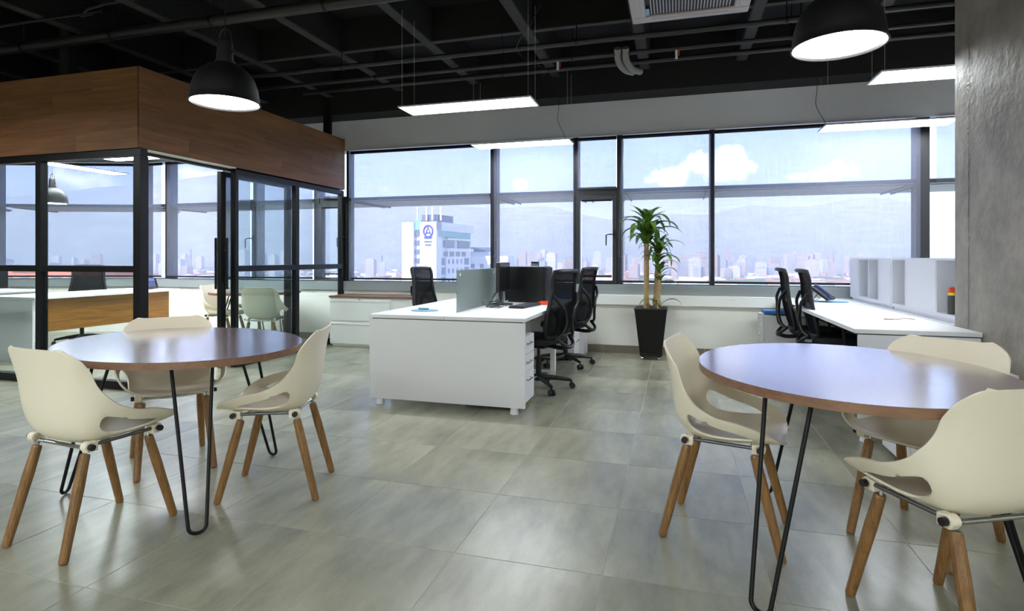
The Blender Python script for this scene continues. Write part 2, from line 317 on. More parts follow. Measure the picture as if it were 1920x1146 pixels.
# ------------------------------------------------------------------ mesh helpers
class MB:
    def __init__(s): s.v = []; s.f = []
    def add(s, vs, fs):
        o = len(s.v); s.v += [tuple(v) for v in vs]; s.f += [tuple(i+o for i in f) for f in fs]; return s
    def box(s, x0, y0, z0, x1, y1, z1, M=None):
        vs = [(x0, y0, z0), (x1, y0, z0), (x1, y1, z0), (x0, y1, z0), (x0, y0, z1), (x1, y0, z1), (x1, y1, z1), (x0, y1, z1)]
        if M: vs = [M @ Vector(v) for v in vs]
        return s.add(vs, [(0, 3, 2, 1), (4, 5, 6, 7), (0, 1, 5, 4), (1, 2, 6, 5), (2, 3, 7, 6), (3, 0, 4, 7)])
    def cyl(s, p0, p1, r0, r1=None, n=16, caps=True):
        r1 = r0 if r1 is None else r1
        p0 = Vector(p0); p1 = Vector(p1); d = (p1-p0).normalized()
        a = d.orthogonal().normalized(); b = d.cross(a)
        vs = []; fs = []
        for p, r in ((p0, r0), (p1, r1)):
            for i in range(n):
                t = 2*pi*i/n; vs.append(p+(a*cos(t)+b*sin(t))*r)
        for i in range(n): fs.append((i, (i+1) % n, n+(i+1) % n, n+i))
        if caps: fs.append(tuple(range(n-1, -1, -1))); fs.append(tuple(range(n, 2*n)))
        return s.add(vs, fs)
    def tube(s, path, r, n=8, closed=False):
        P = [Vector(p) for p in path]; L = len(P); vs = []; fs = []
        prev = None
        for i, p in enumerate(P):
            if closed: d = (P[(i+1) % L]-P[i-1]).normalized()
            else: d = (P[min(i+1, L-1)]-P[max(i-1, 0)]).normalized()
            if prev is None: a = d.orthogonal().normalized()
            else:
                a = prev-d*prev.dot(d)
                a = a.normalized() if a.length > 1e-6 else d.orthogonal().normalized()
            prev = a; b = d.cross(a)
            rr = r[i] if isinstance(r, (list, tuple)) else r
            for k in range(n): t = 2*pi*k/n; vs.append(p+(a*cos(t)+b*sin(t))*rr)
        for i in range(L if closed else L-1):
            j = (i+1) % L
            for k in range(n): fs.append((i*n+k, i*n+(k+1) % n, j*n+(k+1) % n, j*n+k))
        if not closed: fs.append(tuple(range(n-1, -1, -1))); fs.append(tuple((L-1)*n+k for k in range(n)))
        return s.add(vs, fs)
    def lathe(s, prof, n=40, c=(0, 0, 0), close=False):
        vs = []; fs = []; L = len(prof)
        for r, z in prof:
            for k in range(n): t = 2*pi*k/n; vs.append((c[0]+max(r, 1e-4)*cos(t), c[1]+max(r, 1e-4)*sin(t), c[2]+z))
        for i in range(L if close else L-1):
            j = (i+1) % L
            for k in range(n): fs.append((i*n+k, i*n+(k+1) % n, j*n+(k+1) % n, j*n+k))
        return s.add(vs, fs)
    def quad(s, a, b, c, d): return s.add([a, b, c, d], [(0, 1, 2, 3)])
    def prism(s, pts, z0, z1):
        n = len(pts)
        vs = [(x, y, z0) for x, y in pts]+[(x, y, z1) for x, y in pts]
        fs = [tuple(range(n-1, -1, -1)), tuple(range(n, 2*n))]+[(i, (i+1) % n, n+(i+1) % n, n+i) for i in range(n)]
        return s.add(vs, fs)
    def mesh(s, name, m, smooth=False, ang=40):
        me = bpy.data.meshes.new(name); me.from_pydata([tuple(v) for v in s.v], [], s.f); me.update()
        if m: me.materials.append(m)
        if smooth:
            me.polygons.foreach_set('use_smooth', [True]*len(me.polygons))
            me.set_sharp_from_angle(angle=radians(ang))
        return me
    def build(s, name, m, parent=None, smooth=False, bevel=0.0, ang=40, seg=2, loc=None):
        ob = bpy.data.objects.new(name, s.mesh(name, m, smooth, ang)); COL.objects.link(ob)
        if parent is not None: ob.parent = parent
        if loc: ob.location = loc
        if bevel > 0:
            b = ob.modifiers.new('bevel', 'BEVEL'); b.width = bevel; b.segments = seg; b.limit_method = 'ANGLE'; b.angle_limit = radians(40)
        return ob

def box(*a, **k): return MB().box(*a, **k)
def link(me, name, parent=None, loc=(0, 0, 0), rot=(0, 0, 0)):
    o = bpy.data.objects.new(name, me); COL.objects.link(o); o.parent = parent; o.location = loc; o.rotation_euler = rot; return o
def thing(name, label, cat, loc=(0, 0, 0), rz=0.0, group=None):
    o = bpy.data.objects.new(name, None); COL.objects.link(o); o.location = loc; o.rotation_euler = (0, 0, rz); o.empty_display_size = 0.1
    o['label'] = label; o['category'] = cat
    if group: o['group'] = group
    return o
def tag(o, label, cat, group=None):
    o['label'] = label; o['category'] = cat
    if group: o['group'] = group
    return o
def struct(o, label=None, kind='structure'):
    o['kind'] = kind
    if label: o['label'] = label
    return o
def senv(name, label=None, loc=(0, 0, 0), rz=0.0):
    o = bpy.data.objects.new(name, None); COL.objects.link(o); o.location = loc; o.rotation_euler = (0, 0, rz); return struct(o, label)
def dup(root, loc, rz, label=None, group=None):
    kids = {}
    for o in bpy.data.objects:
        if o.parent: kids.setdefault(o.parent.name, []).append(o)
    def rec(o, par):
        c = o.copy(); COL.objects.link(c); c.parent = par
        for ch in kids.get(o.name, []): rec(ch, c)
        return c
    r = rec(root, None); r.location = loc; r.rotation_euler = (0, 0, rz)
    if label: r['label'] = label
    if group: r['group'] = group
    return r
def catmull(P, n=8):
    P = [Vector(p) for p in P]; out = []
    Q = [2*P[0]-P[1]]+P+[2*P[-1]-P[-2]]
    for i in range(1, len(Q)-2):
        for k in range(n):
            t = k/n; a, b, c, d = Q[i-1], Q[i], Q[i+1], Q[i+2]
            out.append(0.5*((2*b)+(c-a)*t+(2*a-5*b+4*c-d)*t*t+(3*b-a-3*c+d)*t**3))
    out.append(P[-1]); return out
def interp(keys, t):
    for i in range(len(keys)-1):
        a, b = keys[i], keys[i+1]
        if t <= b[0] or i == len(keys)-2:
            s = (t-a[0])/(b[0]-a[0]); s = max(0, min(1, s)); 
            return [a[j]+(b[j]-a[j])*s for j in range(1, len(a))]

# ================================================================== SETTING
WY = 7.30        # inner face of the window wall
# ---- floor: slab + tiles 0.6 m
floor = struct(box(-14, -4.5, -0.20, 5.0, 7.6, -0.0016).build('floor', M_grout))
floor['label'] = 'grey stone-look tiled floor'
tm = MB(); h = 0.2984
c_ = 0.0008
tm.add([(-h, -h, -0.004), (h, -h, -0.004), (h, h, -0.004), (-h, h, -0.004), (-h, -h, -c_), (h, -h, -c_), (h, h, -c_), (-h, h, -c_), (-h+c_, -h+c_, 0), (h-c_, -h+c_, 0), (h-c_, h-c_, 0), (-h+c_, h-c_, 0)],
       [(0, 1, 5, 4), (1, 2, 6, 5), (2, 3, 7, 6), (3, 0, 4, 7), (4, 5, 9, 8), (5, 6, 10, 9), (6, 7, 11, 10), (7, 4, 8, 11), (8, 9, 10, 11)])
tme = tm.mesh('tile', M_tile)
OX, OY = -0.868, 2.166
cand = []
for i in range(-22, 10):
    for j in range(-11, 9):
        cx, cy = OX+0.6*i+0.3, OY+0.6*j+0.3
        if cy > 7.4: continue
        X = cx*cos(TH)+cy*sin(TH); Z = -cx*sin(TH)+cy*cos(TH)
        vis = Z > 1.5 and abs(X/Z) < 1.08 and not (cx > 2.1)
        cand.append((0 if vis else 1, cx*cx+cy*cy, cx, cy))
cand.sort()
rest = MB()
for k, (nv, d, cx, cy) in enumerate(cand):
    if k < 299 and not nv: link(tme, 'tile', floor, (cx, cy, 0))
    else: rest.add([(x+cx, y+cy, z) for x, y, z in tm.v], tm.f)
ro = rest.build('tile_field', M_tile, floor); ro['kind'] = 'stuff'

# ---- walls around (behind the camera and at the sides, so the room is closed)
struct(box(-14, -4.7, 0, 5.0, -4.5, 3.9).build('wall_back', M_white_wall))
struct(box(5.0, -4.7, 0, 5.2, 7.6, 3.9).build('wall_right', M_white_wall))
struct(box(-14.2, -4.7, 0, -14.0, 7.9, 3.9).build('wall_left', M_white_wall))
# ---- ceiling with ribs
ceil = struct(box(-14, -4.7, 3.80, 5.2, 7.9, 4.0).build('ceiling', M_ceil), 'black painted ceiling slab with grey ribs')
k = 0
for i in range(-9, 7):
    x = -1.43+1.07*i
    r_ = MB().box(x-0.06, -4.5, 3.45, x+0.06, 6.95, 3.80).build('rib', M_ceil, ceil)
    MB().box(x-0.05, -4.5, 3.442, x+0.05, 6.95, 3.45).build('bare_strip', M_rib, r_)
for y in (5.5, 3.2, 0.9, -1.4):
    r_ = MB().box(-14, y-0.035, 3.455, 5.0, y+0.035, 3.80).build('cross_rib', M_ceil, ceil)
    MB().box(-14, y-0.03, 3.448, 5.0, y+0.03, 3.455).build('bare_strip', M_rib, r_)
# dark edge beam and soffit band over the windows
struct(box(-14, 6.95, 3.19, 5.0, 7.6, 3.80).build('trim_1', M_ceil), 'black edge beam above the grey band over the windows')

# ---- window wall
def facade(name, lab, p0, p1, zt=2.758):
    p0 = Vector((*p0, 0)); p1 = Vector((*p1, 0)); d = p1-p0; L = d.length; ang = math.atan2(d.y, d.x)
    w_ = senv(name, lab, p0, ang)
    box(0, 0, 0, L, 0.25, 0.735).build('parapet', M_white_wall, w_)
    box(0, -0.03, 0.735, L, 0.25, 0.866).build('sill', M_sill, w_, bevel=0.004)
    box(0, 0.0, zt, L, 0.25, 3.19).build('soffit_band', M_band, w_)
    return w_, L, ang
wall_f, Lf, _ = facade('wall_front', 'white parapet wall with grey sill and grey band above the windows', (-8.40, WY), (5.0, WY))
facade('wall_front_left', 'angled parapet wall at the far left end of the glass office', (-10.6, 6.52), (-8.40, WY))
facade('wall_far_left', 'end parapet wall of the glass office', (-14.0, 3.6), (-10.6, 6.52))
# baseboard of cut tiles
bb = senv('baseboard_front', 'brown-grey tile skirting under the window wall')
sk = MB().box(-0.298, -0.012, 0, 0.298, 0, 0.10).mesh('skirting_tile', M_skirt)
for i in range(-14, 10):
    x = OX+0.6*i+0.3
    if -8.2 < x < 4.8: link(sk, 'skirting_tile', bb, (x, WY, 0))
# white cable trunking
t_ = struct(MB().box(-1.16, WY-0.06, 0.615, 3.5, WY, 0.740).build('trim_2', M_cabwhite, bevel=0.003), 'white cable trunking along the wall below the sill')
for x in (-0.98, 0.62, 0.66): MB().cyl((x, WY-0.062, 0.70), (x, WY-0.060, 0.70), 0.004, n=10).build('screw', M_rod, t_)

# ---- windows
ZB, ZM, ZT = 0.868, 2.06, 2.81
def window(n, label, org, ang, x0, x1, casement=False, wl=0.05, wr=0.05, handle_side=1, mid=ZM):
    w_ = senv('window_%d' % n, label, org, ang)
    f = MB()
    f.box(x0-wl/2, 0.02, ZB, x0+wl/2, 0.17, ZT); 
    f.box(x1-wr/2, 0.02, ZB, x1+wr/2, 0.17, ZT)
    f.build('mullion', M_winframe, w_, bevel=0.003)
    MB().box(x0+wl/2, 0.03, ZT-0.05, x1-wr/2, 0.15, ZT).build('head_rail', M_winframe, w_)
    MB().box(x0+wl/2, 0.03, ZB-0.03, x1-wr/2, 0.15, ZB+0.006).build('bottom_rail', M_winframe, w_)
    hh = 0.10 if casement else 0.045
    MB().box(x0+wl/2, 0.03, mid-hh*0.6, x1-wr/2, 0.15, mid+hh*0.4).build('transom', M_winframe, w_, bevel=0.003)
    a, b = x0+wl/2, x1-wr/2
    MB().box(a, 0.09, mid+hh*0.4, b, 0.098, ZT-0.05).build('pane', M_wglass, w_)
    if casement:
        q = MB(); c0, c1, d0, d1 = a, b, ZB+0.006, mid-hh*0.6
        q.box(c0, 0.0, d0, c0+0.055, 0.10, d1); q.box(c1-0.055, 0.0, d0, c1, 0.10, d1); q.box(c0+0.055, 0.0, d0, c1-0.055, 0.10, d0+0.04); q.box(c0+0.055, 0.0, d1-0.055, c1-0.055, 0.10, d1)
        s_ = q.build('casement_frame', M_winframe, w_, bevel=0.003)
        hx = c1-0.028 if handle_side > 0 else c0+0.028
        hm = MB(); hm.box(hx-0.012, -0.014, 1.44, hx+0.012, 0.0, 1.56); dx = -0.10*handle_side
        hm.tube([(hx, -0.014, 1.50), (hx, -0.05, 1.50), (hx+dx*0.6, -0.05, 1.50), (hx+dx, -0.05, 1.49), (hx+dx, -0.05, 1.36)], 0.008, 8)
        hm.build('window_handle', M_black, s_, smooth=True)
        MB().box(c0+0.055, 0.05, d0+0.04, c1-0.055, 0.058, d1-0.055).build('pane', M_wglass, w_)
    else:
        MB().box(a, 0.09, ZB+0.006, b, 0.098, mid-hh*0.6).build('pane', M_wglass, w_)
    return w_
O = (0, WY, 0)
window(1, 'wide window left of the white hotel view, next to the glass office', O, 0, -4.60, -2.37, wl=0.04, wr=0.09)
window(2, 'window just left of the narrow casement window', O, 0, -2.37, -1.25, wl=0.001, wr=0.07)
window(3, 'narrow casement window with a black handle', O, 0, -1.25, -0.69, casement=True, wl=0.001, wr=0.07)
window(4, 'window behind the potted plant', O, 0, -0.69, 0.415, wl=0.001, wr=0.06)
window(5, 'widest window behind the right-hand task chairs', O, 0, 0.415, 2.62, wl=0.001, wr=0.13)
window(6, 'window part hidden by the concrete pier, blind half raised', O, 0, 2.62, 4.4, wl=0.001, wr=0.1)
window(7, 'casement window inside the glass office nearest the wood fascia end', O, 0, -5.12, -4.60, casement=True, wl=0.09, wr=0.001, handle_side=1)
window(8, 'window behind the small round table in the glass office', O, 0, -6.20, -5.12, wl=0.09, wr=0.001)
window(9, 'casement window left of the small round table in the glass office', O, 0, -6.78, -6.20, casement=True, wl=0.07, wr=0.001)
window(10, 'window seen through the open office doorway', O, 0, -7.90, -6.78, wl=0.10, wr=0.001)
window(11, 'narrow window at the bend of the glass office facade', O, 0, -8.40, -7.90, wl=0.07, wr=0.001)
d2 = Vector((2.2, 0.78)); a2 = math.atan2(0.78, 2.2); L2 = d2.length
window(12, 'angled window behind the black office pendant', (-10.6, 6.52, 0), a2, 0.0, L2, wl=0.16, wr=0.06)
d3 = Vector((3.4, 2.92)); a3 = math.atan2(2.92, 3.4); L3 = d3.length
window(13, 'end window at the left edge of the glass office', (-14.0, 3.6, 0), a3, L3-2.0, L3, wl=0.1, wr=0.001)
window(14, 'far end window of the glass office', (-14.0, 3.6, 0), a3, 0.0, L3-2.0, wl=0.1, wr=0.001)

# ---- roller blinds (hang in front of the windows)
def blind(org, ang, x0, x1, z0, label, group=None, z1=2.714, chain=None):
    cx = (x0+x1)/2
    px = org[0]+cos(ang)*cx; py = org[1]+sin(ang)*cx
    b_ = thing('roller_blind', label, 'blind', (px, py, 0), ang, group); W = (x1-x0)/2
    MB().box(-W, -0.052, z0, W, -0.0505, z1).build('fabric', M_blind, b_)
    MB().cyl((-W, -0.045, z1), (W, -0.045, z1), 0.022, n=14).build('roller_tube', M_black, b_, smooth=True)
    MB().box(-W, -0.060, z0-0.028, W, -0.044, z0).build('bottom_bar', M_winframe, b_, bevel=0.003)
    if chain is not None:
        c = W*chain; MB().tube(catmull([(c, -0.066, z1), (c-0.02, -0.066, 1.9), (c-0.035, -0.066, 1.30), (c-0.02, -0.066, 1.22), (c+0.01, -0.066, 1.23), (c+0.03, -0.066, 1.32), (c+0.02, -0.066, 1.9), (c+0.012, -0.066, z1)], 6), 0.0022, 5).build('bead_chain', M_rod, b_)
    return b_
G = 'translucent roller blinds along the window wall'
blind(O, 0, -4.50, -2.40, 0.920, 'wide roller blind beside the glass office, the white hotel showing through', G)
blind(O, 0, -2.34, -1.26, 0.920, 'roller blind between the hotel window and the narrow casement', G, chain=-0.985)
blind((0, WY+0.094, 0), 0, -1.175, -0.79, 0.98, 'slim blind fitted on the narrow casement sash behind its black handle', G, z1=1.95)
blind((0, WY+0.094, 0), 0, -5.00, -4.67, 0.98, 'slim blind fitted on the office casement nearest the bulkhead end', G, z1=1.95)
blind(O, 0, -1.215, -0.725, 2.10, 'short roller blind over the fixed light above the black-handled casement', G)
blind(O, 0, -0.665, 0.395, 0.920, 'roller blind directly behind the potted plant', G, chain=-0.98)
blind(O, 0, 0.435, 2.57, 0.920, 'widest roller blind, behind the two right-hand task chairs', G)
blind(O, 0, 2.72, 4.35, 2.06, 'half-raised roller blind beside the concrete pier', G)
blind(O, 0, -5.06, -4.63, 2.10, 'narrow roller blind inside the office at the end of the glass partition', G)
blind(O, 0, -6.12, -5.14, 0.920, 'roller blind behind the small round table in the office', G)
blind(O, 0, -6.72, -6.24, 0.920, 'roller blind left of the office casement handle', G)
blind(O, 0, -7.84, -6.80, 0.920, 'roller blind seen through the open office doorway', G)
blind(O, 0, -8.34, -7.95, 0.920, 'narrow roller blind at the bend of the office facade', G)
blind((-10.6, 6.52, 0), a2, 0.13, L2-0.05, 0.920, 'roller blind behind the black pendant in the office', G)
blind((-14.0, 3.6, 0), a3, L3-1.9, L3-0.15, 0.920, 'roller blind at the left edge of the office', G)

# ---- louvre sunshade outside
def louvre(org, ang, x0, x1, label):
    L_ = thing('sunshade_louvre', label, 'sunshade', org, ang, 'exterior louvres below the upper lights')
    for i in range(7):
        y = 0.34+i*0.125
        MB().box(x0, y, 2.045, x1, y+0.113, 2.065).build('blade', M_louver, L_)
    for x in (x0+0.05, x1-0.05): MB().box(x, 0.18, 2.025, x+0.012, 1.22, 2.045).build('bracket', M_winframe, L_)
louvre(O, 0, -4.60, -2.375, 'horizontal sunshade louvre outside the wide hotel-view window')
louvre(O, 0, -2.365, -1.255, 'horizontal sunshade louvre outside the window left of the casement')
louvre(O, 0, -1.245, -0.695, 'short sunshade louvre outside the narrow casement')
louvre(O, 0, -0.685, 0.41, 'horizontal sunshade louvre outside the window behind the plant')
louvre(O, 0, 0.42, 2.615, 'longest sunshade louvre, outside the window behind the right task chairs')
louvre(O, 0, 2.63, 4.3, 'sunshade louvre outside the window beside the concrete pier')
louvre(O, 0, -8.35, -4.61, 'sunshade louvre outside the glass office windows')
louvre((-10.6, 6.52, 0), a2, 0.1, L2, 'sunshade louvre outside the angled office window')
louvre((-14.0, 3.6, 0), a3, 0.2, L3-0.1, 'sunshade louvre outside the far end office windows')

# ---- concrete pier at right
def pier():
    m = MB(); x0, x1, y0, y1 = 1.83, 2.45, 2.9, 4.60
    m.box(x0, y0, 0, x1, y1, 3.8)
    o = m.build('wall_pier', M_conc, bevel=0.012, seg=2)
    struct(o, 'raw grey concrete pier with formwork seam')
    s = MB(); random.seed(3)
    z = 0.75
    while z < 3.4:
        l = random.uniform(0.02, 0.10); w_ = random.uniform(0.006, 0.016)
        y = 4.40+random.uniform(-0.003, 0.003)
        s.add([(x0-0.001, y-w_, z), (x0-0.001, y+w_, z), (x0-0.005, y+w_*0.4, z+l/2), (x0-0.001, y+w_, z+l), (x0-0.001, y-w_, z+l), (x0-0.006, y-w_*0.3, z+l/2)], [(0, 1, 2, 5), (5, 2, 3, 4)])
        z += l*random.uniform(0.8, 1.3)
    s.build('formwork_seam', M_conc, o)
pier()

# ================================================================== GLASS OFFICE
GX, GY = -4.62, 3.98
fas = thing('wood_fascia', 'wood-plank bulkhead box on top of the glass office', 'bulkhead')
MB().box(GX-0.16, GY+0.012, 2.19, GX-0.012, 7.28, 2.92).box(-13.9, GY+0.012, 2.19, GX-0.16, GY+0.16, 2.92).build('core', M_ceil, fas)
random.seed(11)
PH = 0.73/4
def plank(L):
    key = round(L, 3)
    if key not in plank.c: plank.c[key] = MB().box(0, -0.011, 0.0006, L-0.0012, 0, PH-0.0006).mesh('plank', M_fascia)
    return plank.c[key]
plank.c = {}
for r in range(4):
    z = 2.19+r*PH; off = (0.55, 1.15, 0.25, 0.85)[r]
    x = 7.26-off if off < 0.9 else 7.26-off; segs = []
    # side face: from y=GY to 7.28, runs along +y, facing +x
    y = GY; first = off
    while y < 7.27:
        l = min(first, 7.28-y); first = 1.38
        o = link(plank(round(l, 3)), 'plank', fas, (GX-0.011, y, z), (0, 0, pi/2)); y += l
    xx = GX; first = (0.75, 0.35, 1.05, 0.55)[r]
    while xx > -13.8:
        l = min(first, xx+13.9); first = 1.38
        o = link(plank(round(l, 3)), 'plank', fas, (xx-l, GY+0.011, z)); xx -= l
MB().box(GX-0.165, GY+0.10, 2.182, GX-0.012, 5.17, 2.19).build('soffit_strip', M_white_wall, fas)
# white inner lining and ceiling of the office
MB().box(GX-0.20, GY+0.16, 2.20, GX-0.165, 7.28, 2.9).box(-13.9, GY+0.165, 2.20, GX-0.2, GY+0.2, 2.9).build('inner_lining', M_white_wall, fas)
tr_ = MB().box(-12.6, GY+0.2, 2.80, GX-0.2, 6.55, 2.84).build('ceiling_office', M_white_wall); struct(tr_, 'white ceiling inside the glass office')

# office front partition (facing the camera)
def rect_frame(m, x0, x1, z0, z1, y0, y1, wl, wr, wt, wb):
    m.box(x0, y0, z0, x0+wl, y1, z1); m.box(x1-wr, y0, z0, x1, y1, z1)
    m.box(x0+wl, y0, z0, x1-wr, y1, z0+wb); m.box(x0+wl, y0, z1-wt, x1-wr, y1, z1)
gp = thing('glass_partition', 'black framed glass front of the office, facing the camera', 'partition', (GX, GY, 0))
MB().box(-9.2, 0.02, 0.0, 0, 0.09, 0.075).build('bottom_rail', M_black, gp, bevel=0.003)
MB().box(-9.2, 0.02, 2.125, 0, 0.09, 2.19).build('top_rail', M_black, gp, bevel=0.003)
post = MB().box(-0.085, 0.015, 0.075, 0.0, 0.10, 2.125).build('corner_post', M_black, gp, bevel=0.003)
xs = [-0.085, -1.265, -2.5, -3.75, -5.0, -6.25, -7.5, -9.2]
for i in range(1, len(xs)-1): MB().box(xs[i]-0.035, 0.02, 0.075, xs[i]+0.035, 0.09, 2.125).build('mullion', M_black, gp, bevel=0.003)
for i in range(len(xs)-1):
    a, b = xs[i+1]+0.035, xs[i]-(0.035 if i else 0)
    MB().box(a, 0.02, 1.07, b, 0.09, 1.13).build('mid_rail', M_black, gp, bevel=0.003)
    MB().box(a, 0.05, 0.075, b, 0.058, 1.07).build('pane', M_glass, gp)
    MB().box(a, 0.05, 1.13, b, 0.058, 2.125).build('pane', M_glass, gp)
# side partition, runs to the window wall
gs = thing('glass_partition', 'black framed fixed glass side of the office, behind the left round table', 'partition', (GX, 0, 0))
for (a, b, nm) in ((5.17, 5.215, 'post'), (6.205, 6.27, 'mullion'), (7.235, 7.29, 'post')): MB().box(-0.09, a, 0, -0.02, b, 2.175).build(nm, M_black, gs, bevel=0.003)
for (a, b) in ((5.215, 6.205), (6.27, 7.235)):
    MB().box(-0.09, a, 0, -0.02, b, 0.085).build('bottom_rail', M_black, gs, bevel=0.003)
    MB().box(-0.09, a, 2.115, -0.02, b, 2.175).build('top_rail', M_black, gs, bevel=0.003)
    MB().box(-0.09, a, 1.05, -0.02, b, 1.115).build('mid_rail', M_black, gs, bevel=0.003)
    MB().box(-0.058, a, 0.085, -0.05, b, 1.05).build('pane', M_glass, gs)
    MB().box(-0.058, a, 1.115, -0.05, b, 2.115).build('pane', M_glass, gs)
MB().box(-0.155, 4.15, 2.155, -0.10, 7.24, 2.19).build('door_track', M_black, gs, bevel=0.003)
# sliding door leaf, open, parked behind the first fixed panel
dr = senv('door_1', 'open black framed sliding glass door with bar handles', (GX-0.165, 5.08, 0))
m = MB(); m.box(-0.02, 0, 0.02, 0.03, 0.075, 2.145).box(-0.02, 1.10, 0.02, 0.03, 1.185, 2.145).box(-0.02, 0.075, 0.02, 0.03, 1.10, 0.09).box(-0.02, 0.075, 2.09, 0.03, 1.10, 2.145)
m.build('door_frame', M_black, dr, bevel=0.003)
MB().box(0.001, 0.075, 0.09, 0.009, 1.10, 2.09).build('pane', M_glass, dr)
for s_ in (-1, 1):
    hm = MB(); x = 0.005+s_*0.075
    hm.cyl((x, 0.035, 0.86), (x, 0.035, 1.42), 0.013, n=12).cyl((0.005, 0.035, 1.0), (x, 0.035, 1.0), 0.008, n=8).cyl((0.005, 0.035, 1.28), (x, 0.035, 1.28), 0.008, n=8)
    hm.build('bar_handle', M_black, dr, smooth=True)
MB().box(0.031, 0.012, 0.76, 0.034, 0.038, 0.94).build('lock_plate', M_chrome, dr)
MB().box(-0.035, 0.02, 0.0, 0.045, 0.06, 0.02).build('floor_guide', M_rod, dr)
# black steel post above the fascia
po = tag(MB().box(-4.74, 6.93, 2.92, -4.64, 6.99, 3.79).build('steel_post', M_black), 'black steel post rising from the wood bulkhead to the ceiling', 'post')
po2 = tag(MB().box(-6.02, 4.3, 2.96, -5.90, 4.40, 3.79).build('steel_post', M_ceil), 'dark hanger post above the front of the wood bulkhead', 'post')

# ================================================================== CHAIRS (cream shell)
def shell_mesh():
    K = [  # t, y, z, halfwidth, lift at rim, forward shift at rim
        (0.00, 0.243, 0.452, 0.196, 0.018, 0.0),
        (0.05, 0.222, 0.456, 0.220, 0.036, 0.0),
        (0.12, 0.180, 0.450, 0.246, 0.064, 0.0),
        (0.25, 0.090, 0.437, 0.266, 0.108, 0.0),
        (0.38, -0.005, 0.430, 0.274, 0.135, 0.0),
        (0.48, -0.075, 0.429, 0.270, 0.170, 0.0),
        (0.57, -0.135, 0.443, 0.258, 0.200, 0.018),
        (0.65, -0.178, 0.490, 0.246, 0.184, 0.042),
        (0.74, -0.200, 0.565, 0.237, 0.140, 0.052),
        (0.83, -0.212, 0.655, 0.232, 0.086, 0.052),
        (0.92, -0.224, 0.748, 0.228, 0.030, 0.040),
        (1.00, -0.240, 0.834, 0.224, -0.006, 0.028)]
    NT, NA = 72, 60
    # smooth key interpolation (Catmull on the keys)
    def S_keys(t):
        n = len(K)
        for i in range(n-1):
            if t <= K[i+1][0] or i == n-2: break
        a, b = K[i], K[i+1]; p = K[max(i-1, 0)]; q = K[min(i+2, n-1)]
        s = (t-a[0])/(b[0]-a[0]); h = b[0]-a[0]; out = []
        for j in range(1, 6):
            m0 = (b[j]-p[j])/max(1e-6, b[0]-p[0])*h; m1 = (q[j]-a[j])/max(1e-6, q[0]-a[0])*h
            out.append((2*s**3-3*s*s+1)*a[j]+(s**3-2*s*s+s)*m0+(-2*s**3+3*s*s)*b[j]+(s**3-s*s)*m1)
        return out
    def P(a, t):
        y, z, W, L, F = S_keys(t); W0 = W
        if t > 0.915: s = (t-0.915)/0.085; W *= 0.70+0.30*max(0.0, 1-s*s)**0.5
        if t < 0.10: s = (0.10-t)/0.10; W *= 0.56+0.44*max(0.0, 1-s*s)**0.5
        x = W*a*(1.22-0.22*a*a); A = min(1.0, abs(a)*W/W0)
        lift = L*(0.25*A**2+0.75*A**4)
        return (x, y+F*A**2.2, z+lift)
    tc_, rt = 0.375, 0.185
    def fh(a, t):
        u = (t-tc_)/rt; ra = 0.098*(1+0.28*u); v = (abs(a)-(0.795+0.01*u))/max(ra, 0.01)
        return abs(u)**2.4+abs(v)**2.4
    A_ = [-1+2*i/NA for i in range(NA+1)]; T_ = [0.10*(1-cos(pi/2*k/11)) for k in range(11)]+[0.10+0.815*k/57 for k in range(57)]+[0.915+0.085*sin(pi/2*k/14) for k in range(15)]; NT = len(T_)-1
    inside = lambda a, t: fh(a, t) < 1
    keep = []; border = {}
    for j in range(NT):
        for i in range(NA):
            cs = [(i, j), (i+1, j), (i+1, j+1), (i, j+1)]
            ins = [inside(A_[p], T_[q]) for p, q in cs]
            if all(ins): continue
            keep.append(cs)
            if any(ins):
                for (p, q), b in zip(cs, ins):
                    if b: border[(p, q)] = True
    uv = {}
    for j in range(NT+1):
        for i in range(NA+1):
            a, t = A_[i], T_[j]
            if (i, j) in border:   # push onto the hole outline
                sg = 1 if a > 0 else -1; ca, ct = 0.795*sg, tc_
                da, dt = a-ca, t-ct
                if abs(da)+abs(dt) < 1e-6: da = 0.01
                lo, hi = 0.0, 30.0
                for _ in range(40):
                    mid = (lo+hi)/2
                    if fh(ca+da*mid, ct+dt*mid) < 1: lo = mid
                    else: hi = mid
                a, t = ca+da*hi, ct+dt*hi
            uv[(i, j)] = (a, t)
    idx = {}; vs = []; fs = []
    for cs in keep:
        f = []
        for k in cs:
            if k not in idx: idx[k] = len(vs); vs.append(P(*uv[k]))
            f.append(idx[k])
        fs.append(tuple(f))
    return MB().add(vs, fs)

